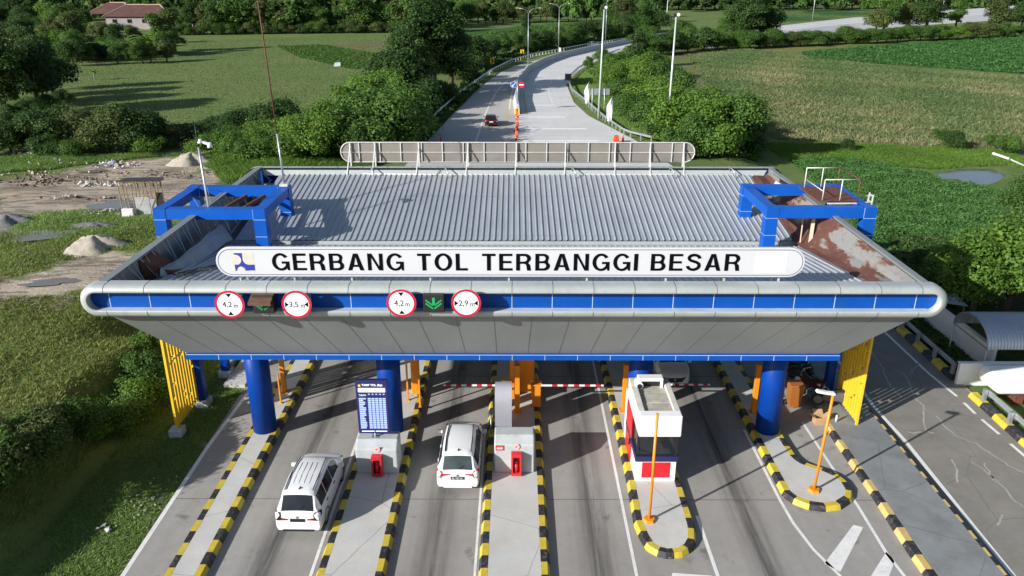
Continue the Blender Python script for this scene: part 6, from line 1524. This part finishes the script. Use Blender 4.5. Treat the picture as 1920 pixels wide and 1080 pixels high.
many([(1210,105,5.4,Bu,L_MID,1.2),(1238,104,5.6,Bu,L_DARK,1.2),(1262,100,6.2,Bu,L_DARK,1.2),(1290,98,6.6,Bu,L_MID,1.2),(1318,95,6.4,Bu,L_DARK,1.2),(1215,78,5,Bu,L_MID,1.2),(1275,75,6,Bu,L_MID,1.2)], 'dark shrub between the bend and the dry field corner', 'shrubs at the dry field corner')
hedge = []
x = 1345
while x < 1990:
    hedge.append((x, 93-(x-1345)*.043+rnd.uniform(-1,1), rnd.uniform(3.9,5.4), Bu, rnd.choice([L_MID,L_OLIVE,L_LIGHT,L_MID]), rnd.uniform(1.25,1.7))); x += rnd.uniform(13,22)
many(hedge, 'rounded shrub of the hedge between dry field and highway', 'shrubs of the hedge before the highway')
many([(1395,84,15,T,L_DARK,1.25),(1365,82,12,T,L_MID,1.2),(1425,80,12.5,Bb,L_DARK,1.25)], 'big tree hiding part of the highway above the dry field', 'big trees before the highway')
many([(1655,64,15,T,L_MID,1.1),(1735,62,16,T,L_DARK,1.2),(1790,58,12,Co,L_MID,1.3),(1862,56,11,Bb,L_OLIVE,1.3),(1915,52,11,Bb,L_DARK,1.2),(1700,62,10,Bb,L_OLIVE,1.2),(1640,66,10,Bb,L_OLIVE,1.1)], 'tree rising above the hedge in front of the white highway', 'trees above the hedge')
many([(1168,64,14,T,L_OLIVE,1.25),(1200,60,13,T,L_MID,1.2),(1232,62,8,Bb,L_DARK,1.2),(1150,60,10,Bb,L_MID,1.2)], 'tall tree beyond the bend left of the highway', 'tall trees beyond the bend')
# wood edge beyond the middle field
wood = []
for x in range(790,1170,17): wood.append((x+rnd.uniform(-5,5), 48-(x-790)*.027+rnd.uniform(-2,1), rnd.uniform(6,10), rnd.choice([Bb,Fa,Co]), rnd.choice([L_DARK,L_MID,L_OLIVE])))
many(wood, 'tree of the wood edge beyond the middle green field', 'trees of the wood edge beyond the middle field')
wood = []
for x in range(1236,1960,11): wood.append((x+rnd.uniform(-6,6), 19-(x-1240)*.004+rnd.uniform(-2,1), rnd.uniform(11,16), Fa, rnd.choice([L_DARK,L_DARK,L_OLIVE])))
many(wood, 'tall tree of the far plantation beyond the highway', 'trees of the far plantation')
# far forest as one mass
def forest():
    Vs, As, Ms = [], [], []
    pr = [crown_arrays(900+i, r=5, h=9, z0=1, lobes=12, n=520, leaf=1.05) for i in range(4)]
    for Y0, n in ((335,70),(352,70),(374,72),(400,74),(432,76),(475,78),(530,80),(600,84),(690,90),(800,95),(950,90)):
        for i in range(n):
            Yk = Y0+rnd.uniform(-9,9)*(Y0/350); X = (-.70+1.40*(i+rnd.random())/n)*Yk
            p = (960+F*X/Yk)                                        # only used to leave fields and the highway clear
            if p > 1215 and Yk < (500 if p < 1660 else 480+(p-1660)*.4): continue
            if 835 < p < 1215 and Yk < 375: continue
            if 20 < p < 345 and Yk < 372: continue
            if 380 < p < 450 and Yk < 360: continue
            if 1050 < p < 1120 and Yk < 600 and Yk > 430: continue
            V, a = pr[rnd.randrange(4)]; s = rnd.uniform(.75,1.35); c, q = math.cos(rnd.uniform(0,6)), 0
            ang = rnd.uniform(0,6.28); M = np.array([[math.cos(ang),-math.sin(ang),0],[math.sin(ang),math.cos(ang),0],[0,0,1]])
            Vs.append(V@M.T*np.array([s,s,s*rnd.uniform(.85,1.35)])+np.array([X,Yk,hz(X,Yk)])); As.append(np.clip(a*.8+rnd.uniform(-.15,.25),0,1)); Ms.append(np.full(len(V)//4, rnd.choice([0,0,1,1,2])))
    me = mesh_from_quads('far_forest', np.concatenate(Vs), np.concatenate(As), [L_DARK,L_MID,L_OLIVE], np.concatenate(Ms))
    o = bpy.data.objects.new('far_forest', me); COL.objects.link(o); tag(o, 'continuous dark wood filling the background to the horizon', 'forest', None, 'stuff')
forest()
# right foreground trees
many([(1880,608,5.6,Ne,L_LIGHT,1.15),(1815,612,5.0,Ne,L_LIGHT,1.1),(1945,610,6.2,Ne,L_LIGHT,1.2)], 'bright green leafy tree with pale trunk behind the vaulted canopy', 'bright trees behind the canopy')
many([(1850,540,3.9,Ne,L_LIGHT,1.1),(1925,530,5.0,Ne,L_MID,1.1),(1905,430,3.6,Ne,L_MID,1.2),(1950,425,4.5,Ne,L_MID,1.2)], 'leafy tree behind the front row at the right edge', 'trees of the second row at the right edge')
many([(1748,566,2.6,Bu,L_DARK,1.0),(1772,556,3.0,Bu,L_DARK,1.0),(1800,552,3.4,Bu,L_DARK,1.0),(1728,515,2.0,Bu,L_DARK,1.0),(1770,512,2.4,Bu,L_DARK,1.0)], 'dark shaded shrub between roof end and bright trees', 'dark shrubs at the right roof end')
many([(1790,279,1.9,Lo,L_DARK),(1860,276,1.6,Lo,L_MID),(1590,282,1.2,Lo,L_DARK),(1760,262,1.4,Lo,L_MID),(1890,290,2.2,Lo,L_MID)], 'small round shrub on the grass between dry field and pond', 'small shrubs near the pond')
# shrubs on the bank beside the gate
many([(296,662,1.3,Lo,L_LIGHT,1.0),(270,684,1.5,Lo,L_MID,1.0),(244,704,1.5,Lo,L_LIGHT,1.0),(212,730,1.4,Lo,L_MID,1.1),(176,756,1.2,Lo,L_LIGHT,1.1),(118,800,1.3,Lo,L_MID,1.2),(86,818,1.5,Lo,L_OLIVE,1.2),(50,840,1.5,Lo,L_MID,1.2),(10,866,1.6,Lo,L_OLIVE,1.2),(-40,900,1.7,Lo,L_MID,1.2),(140,800,1.2,Lo,L_MID,1.1)], 'leafy shrub on the edge of the grass bank left of the gate', 'shrubs on the grass bank')

# ------------------------------------------------------------------ grass, crops and weeds
def blades(name, label, poly, n, h, w, mat, lean=.45, seed=1, fade=None, avoid=None, val=None, cat='grass', tuft=3, dzs=-.05):
    g = np.random.default_rng(seed); P = np.array([(p[0],p[1]) for p in poly]); lo, hi = P.min(0), P.max(0); out = np.zeros((0,2))
    while len(out) < n:
        c = lo+(hi-lo)*g.random((n*2,2)); m = polymask(c[:,0],c[:,1],[tuple(p) for p in P],1.0) > .5
        if fade is not None: m &= g.random(len(c)) < fade(c[:,0],c[:,1])
        if avoid is not None:
            for a in avoid: m &= polymask(c[:,0],c[:,1],a,1.0)+g.normal(0,.04,len(c))*0 < .5
        out = np.concatenate([out,c[m]])
    c = out[:n]; c = np.repeat(c, tuft, 0)+g.normal(0,.06+w,(n*tuft,2)); N = len(c)
    z = hgt(c[:,0],c[:,1])+dzs; H = h*g.uniform(.55,1.35,N); a = g.uniform(0,2*PI,N); W = w*g.uniform(.6,1.4,N)
    d = np.stack([np.cos(a),np.sin(a),np.zeros(N)],1); l = g.uniform(0,2*PI,N); ln = lean*H*g.random(N)
    base = np.column_stack([c,z]); tip = base+np.stack([ln*np.cos(l),ln*np.sin(l),H],1)
    mid = (base+tip)/2+np.array([0,0,1])*H[:,None]*.12
    V = np.stack([base-d*W[:,None]*.5, base+d*W[:,None]*.5, mid+d*W[:,None]*.55, tip],1).reshape(-1,3)
    cl = .5+.5*np.sin(c[:,0]*.35+1.3*np.sin(c[:,1]*.21))*np.sin(c[:,1]*.28+c[:,0]*.13)
    v = np.clip(.55*g.random(N)+.4*cl if val is None else val(c,g),0,1)
    me = mesh_from_quads(name, V, np.repeat(v,4), [mat]); o = bpy.data.objects.new(name, me); COL.objects.link(o); return tag(o, label, cat, None, 'stuff')
G = lambda pts: [gpt(x, y) for x, y in pts]
A2 = lambda pts: [(p.x,p.y) for p in G(pts)]
soilA = A2([(-60,552),(0,525),(90,505),(140,485),(215,470),(300,475),(250,518),(200,533),(130,552),(0,562)])
soilB = A2([(-60,350),(60,338),(150,316),(240,306),(330,295),(395,300),(430,322),(440,340),(330,395),(260,420),(200,442),(120,438),(0,438),(-80,428)])
blades('grass', 'rough sunlit grass on the bank left of the gate', [(-60,26),(-17.6,22),(-17.3,36),(-17.8,46),(-34,62),(-70,58)], 62000, .19, .04, L_BANK, lean=1.7, seed=2, fade=lambda x,y: np.clip(1.3-np.hypot(x+18,y-30)/52,.1,1), avoid=[soilA,soilB])
blades('grass', 'short bright grass on the slope beside the road edge', [(-18.5,17),(-13.3,17),(-13.3,33.5),(-14.3,34),(-14.3,47),(-19.5,47)], 30000, .13, .028, L_GRASS, lean=1.5, seed=3)
blades('grass', 'tufts of grass between the bare patches of the dirt lot', A2([(0,440),(80,395),(180,392),(280,405),(330,420),(300,470),(220,470),(120,490),(0,520)]), 4500, .2, .04, L_GRASS, lean=1.2, seed=4)
blades('grass', 'tall grass along the far rim of the dirt lot', A2([(-30,330),(-30,296),(120,292),(300,292),(420,292),(480,312),(430,352),(400,318),(330,290),(240,300),(150,310)]), 12000, .32, .05, L_GRASS, lean=1.2, seed=5)
blades('grass', 'rank green weeds behind the left roof corner', A2([(395,300),(470,286),(600,300),(690,305),(700,330),(480,330),(430,350)]), 12000, .7, .06, L_LIGHT, lean=1.0, seed=6)
blades('grass', 'meadow grass of the left field', A2([(0,215),(120,120),(330,108),(380,74),(760,70),(740,120),(560,200),(420,240),(150,235)]), 30000, .20, .09, L_MEADOW, lean=2.0, seed=7, tuft=2)
blades('grass', 'grass on the bank inside the bend of the road', A2([(1072,150),(1110,125),(1160,200),(1260,262),(1220,268),(1150,240),(1080,180)]), 14000, .25, .05, L_GRASS, lean=1.2, seed=8)
DRYP = A2([(1285,100),(1400,92),(1560,112),(1700,130),(2000,150),(2060,265),(1860,280),(1640,268),(1450,262),(1400,235),(1330,170)])
blades('dry_crop', 'pale dry crop stubble mixed with green weeds in the right field', DRYP, 70000, .42, .10, L_DRY, lean=1.8, seed=9, tuft=2, cat='crop', val=lambda c,g: np.clip(.34+.34*g.normal(size=len(c))*.8+.30*np.sin(c[:,0]*.11+1.9*np.sin(c[:,1]*.043)+.6)*np.sin(c[:,1]*.085+1.3*np.sin(c[:,0]*.06))+.22*np.sin(c[:,0]*.31+c[:,1]*.17)*np.sin(c[:,1]*.27)+.42*np.clip((118-c[:,1])/16,0,1),0,1))
blades('grass', 'bright grass strip in front of the dry field', A2([(1420,268),(1640,272),(1900,285),(1930,320),(1890,310),(1740,318),(1600,305),(1470,296)]), 20000, .3, .05, L_LIGHT, lean=1.2, seed=10, avoid=[[(p.x,p.y) for p in POND]])
def cover(name, label, poly, n, size, hmax, mat, seed, avoid=None, clump=1.2, cat='plants'):
    g = np.random.default_rng(seed); P = [(p[0],p[1]) for p in poly]; A = np.array(P); lo, hi = A.min(0), A.max(0); c = np.zeros((0,2))
    while len(c) < n:
        q = lo+(hi-lo)*g.random((n*2,2)); m = polymask(q[:,0],q[:,1],P,1.0) > .5
        if avoid is not None:
            for a in avoid: m &= polymask(q[:,0],q[:,1],a,1.0) < .5
        c = np.concatenate([c,q[m]])
    c = c[:n]; hmp = .58+.16*np.sin(c[:,0]*2*PI/clump/2.3+np.sin(c[:,1]*1.3))+.16*np.sin(c[:,1]*2*PI/clump/2.7+1.7*np.sin(c[:,0]*.9))
    z = hgt(c[:,0],c[:,1])+hmax*hmp*g.random(n)**.6; N = g.normal(size=(n,3))*.6+np.array([0,0,.9]); N /= np.linalg.norm(N,axis=1)[:,None]
    V, val = leaf_quads(np.column_stack([c,z]), N, size*g.uniform(.6,1.3,n), .6, np.clip(.25*g.random(n)+.75*hmp*g.uniform(.6,1.15,n),0,1))
    me = mesh_from_quads(name, V, val, [mat]); o = bpy.data.objects.new(name, me); COL.objects.link(o); return tag(o, label, cat, None, 'stuff')
_pc = sum((Vector((p.x,p.y,0)) for p in POND), Vector())/len(POND); PD = [[(_pc.x+(p.x-_pc.x)*1.12, _pc.y-1.2+(p.y-_pc.y)*1.55) for p in POND]]
cover('crop_plants', 'knee high green cassava plants between roof and pond', A2([(1480,300),(1600,300),(1740,328),(1840,350),(1990,330),(2000,430),(1860,440),(1800,470),(1700,490),(1640,470),(1560,380)]), 120000, .105, .62, L_BLUE, 21, PD, cat='crop')
cover('crop_plants', 'dense green crop strip at the back of the dry field', A2([(1500,100),(1620,90),(1930,68),(2100,60),(2100,150),(1930,140),(1700,124),(1520,112)]), 60000, .28, .8, L_BLUE, 22, clump=3, cat='crop')
cover('crop_plants', 'level green crop of the middle field beyond the bend', A2([(850,76),(1000,52),(1150,42),(1160,56),(1020,72),(900,84)]), 12000, .7, .8, L_MID, 23, clump=4, cat='crop')
cover('weeds', 'low green weeds in the left meadow by the thicket', A2([(520,88),(600,84),(700,100),(770,104),(740,130),(660,130),(560,108)]), 22000, .2, .5, L_MID, 24, clump=2)
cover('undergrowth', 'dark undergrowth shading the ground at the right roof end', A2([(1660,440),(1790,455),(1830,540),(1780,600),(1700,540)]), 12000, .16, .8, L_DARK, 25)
cover('undergrowth', 'low dark plants in the strip between guard rail and white wall', [(22.4,35.5),(23.9,35.5),(23.9,50),(22.4,50)], 5000, .12, .35, L_DARK, 26)
cover('undergrowth', 'tangled greenery below the thicket left of the road', A2([(580,310),(700,312),(800,268),(850,210),(900,165),(870,165),(780,215),(620,280)]), 16000, .26, 1.1, L_DARK, 27, clump=2)
cover('undergrowth', 'leafy ground cover under the thicket inside the bend', A2([(1100,135),(1200,140),(1290,230),(1430,290),(1420,305),(1280,300),(1230,262),(1190,215),(1140,165)]), 18000, .24, 1.0, L_MID, 28, clump=2)
cover('undergrowth', 'leafy ground cover under the row outside the bend', A2([(860,170),(930,125),(1000,102),(1100,85),(1200,68),(1200,60),(1100,74),(980,92),(880,135)]), 14000, .38, 1.2, L_DARK, 29, clump=3)

# ------------------------------------------------------------------ light, sky, camera
az, el = R(35.2), R(22.7)
to_sun = Vector((-math.cos(az)*math.cos(el), -math.sin(az)*math.cos(el), math.sin(el)))
ld = bpy.data.lights.new('sun', 'SUN'); ld.energy = 5.0; ld.angle = R(.53); ld.color = (1, .97, .925)
lo_ = bpy.data.objects.new('sun', ld); COL.objects.link(lo_); lo_.rotation_euler = (-to_sun).to_track_quat('-Z', 'Y').to_euler(); lo_.location = (-60,-40,60)
w = bpy.data.worlds.new('World'); scene.world = w; w.use_nodes = True
nt = w.node_tree; bg = nt.nodes['Background']; sky = nt.nodes.new('ShaderNodeTexSky'); sky.sky_type = 'NISHITA'; sky.sun_disc = False
sky.sun_elevation = el; sky.sun_rotation = math.atan2(to_sun.x, to_sun.y) % (2*PI); sky.air_density = 1.0; sky.dust_density = 1.0
nt.links.new(sky.outputs[0], bg.inputs[0]); bg.inputs[1].default_value = .074
cd = bpy.data.cameras.new('camera'); co = bpy.data.objects.new('camera', cd); COL.objects.link(co)
cd.sensor_width = 36; cd.lens = 36*F/1920; cd.clip_start = .2; cd.clip_end = 6000
co.matrix_world = Matrix(((_r[0],_u[0],-_d[0],0),(_r[1],_u[1],-_d[1],0),(_r[2],_u[2],-_d[2],CH),(0,0,0,1)))
scene.camera = co
scene.view_settings.view_transform = 'Standard'; scene.view_settings.look = 'None'; scene.view_settings.exposure = .55; scene.view_settings.gamma = 1
scene.render.engine = 'CYCLES'; scene.cycles.max_bounces = 6; scene.cycles.transparent_max_bounces = 4
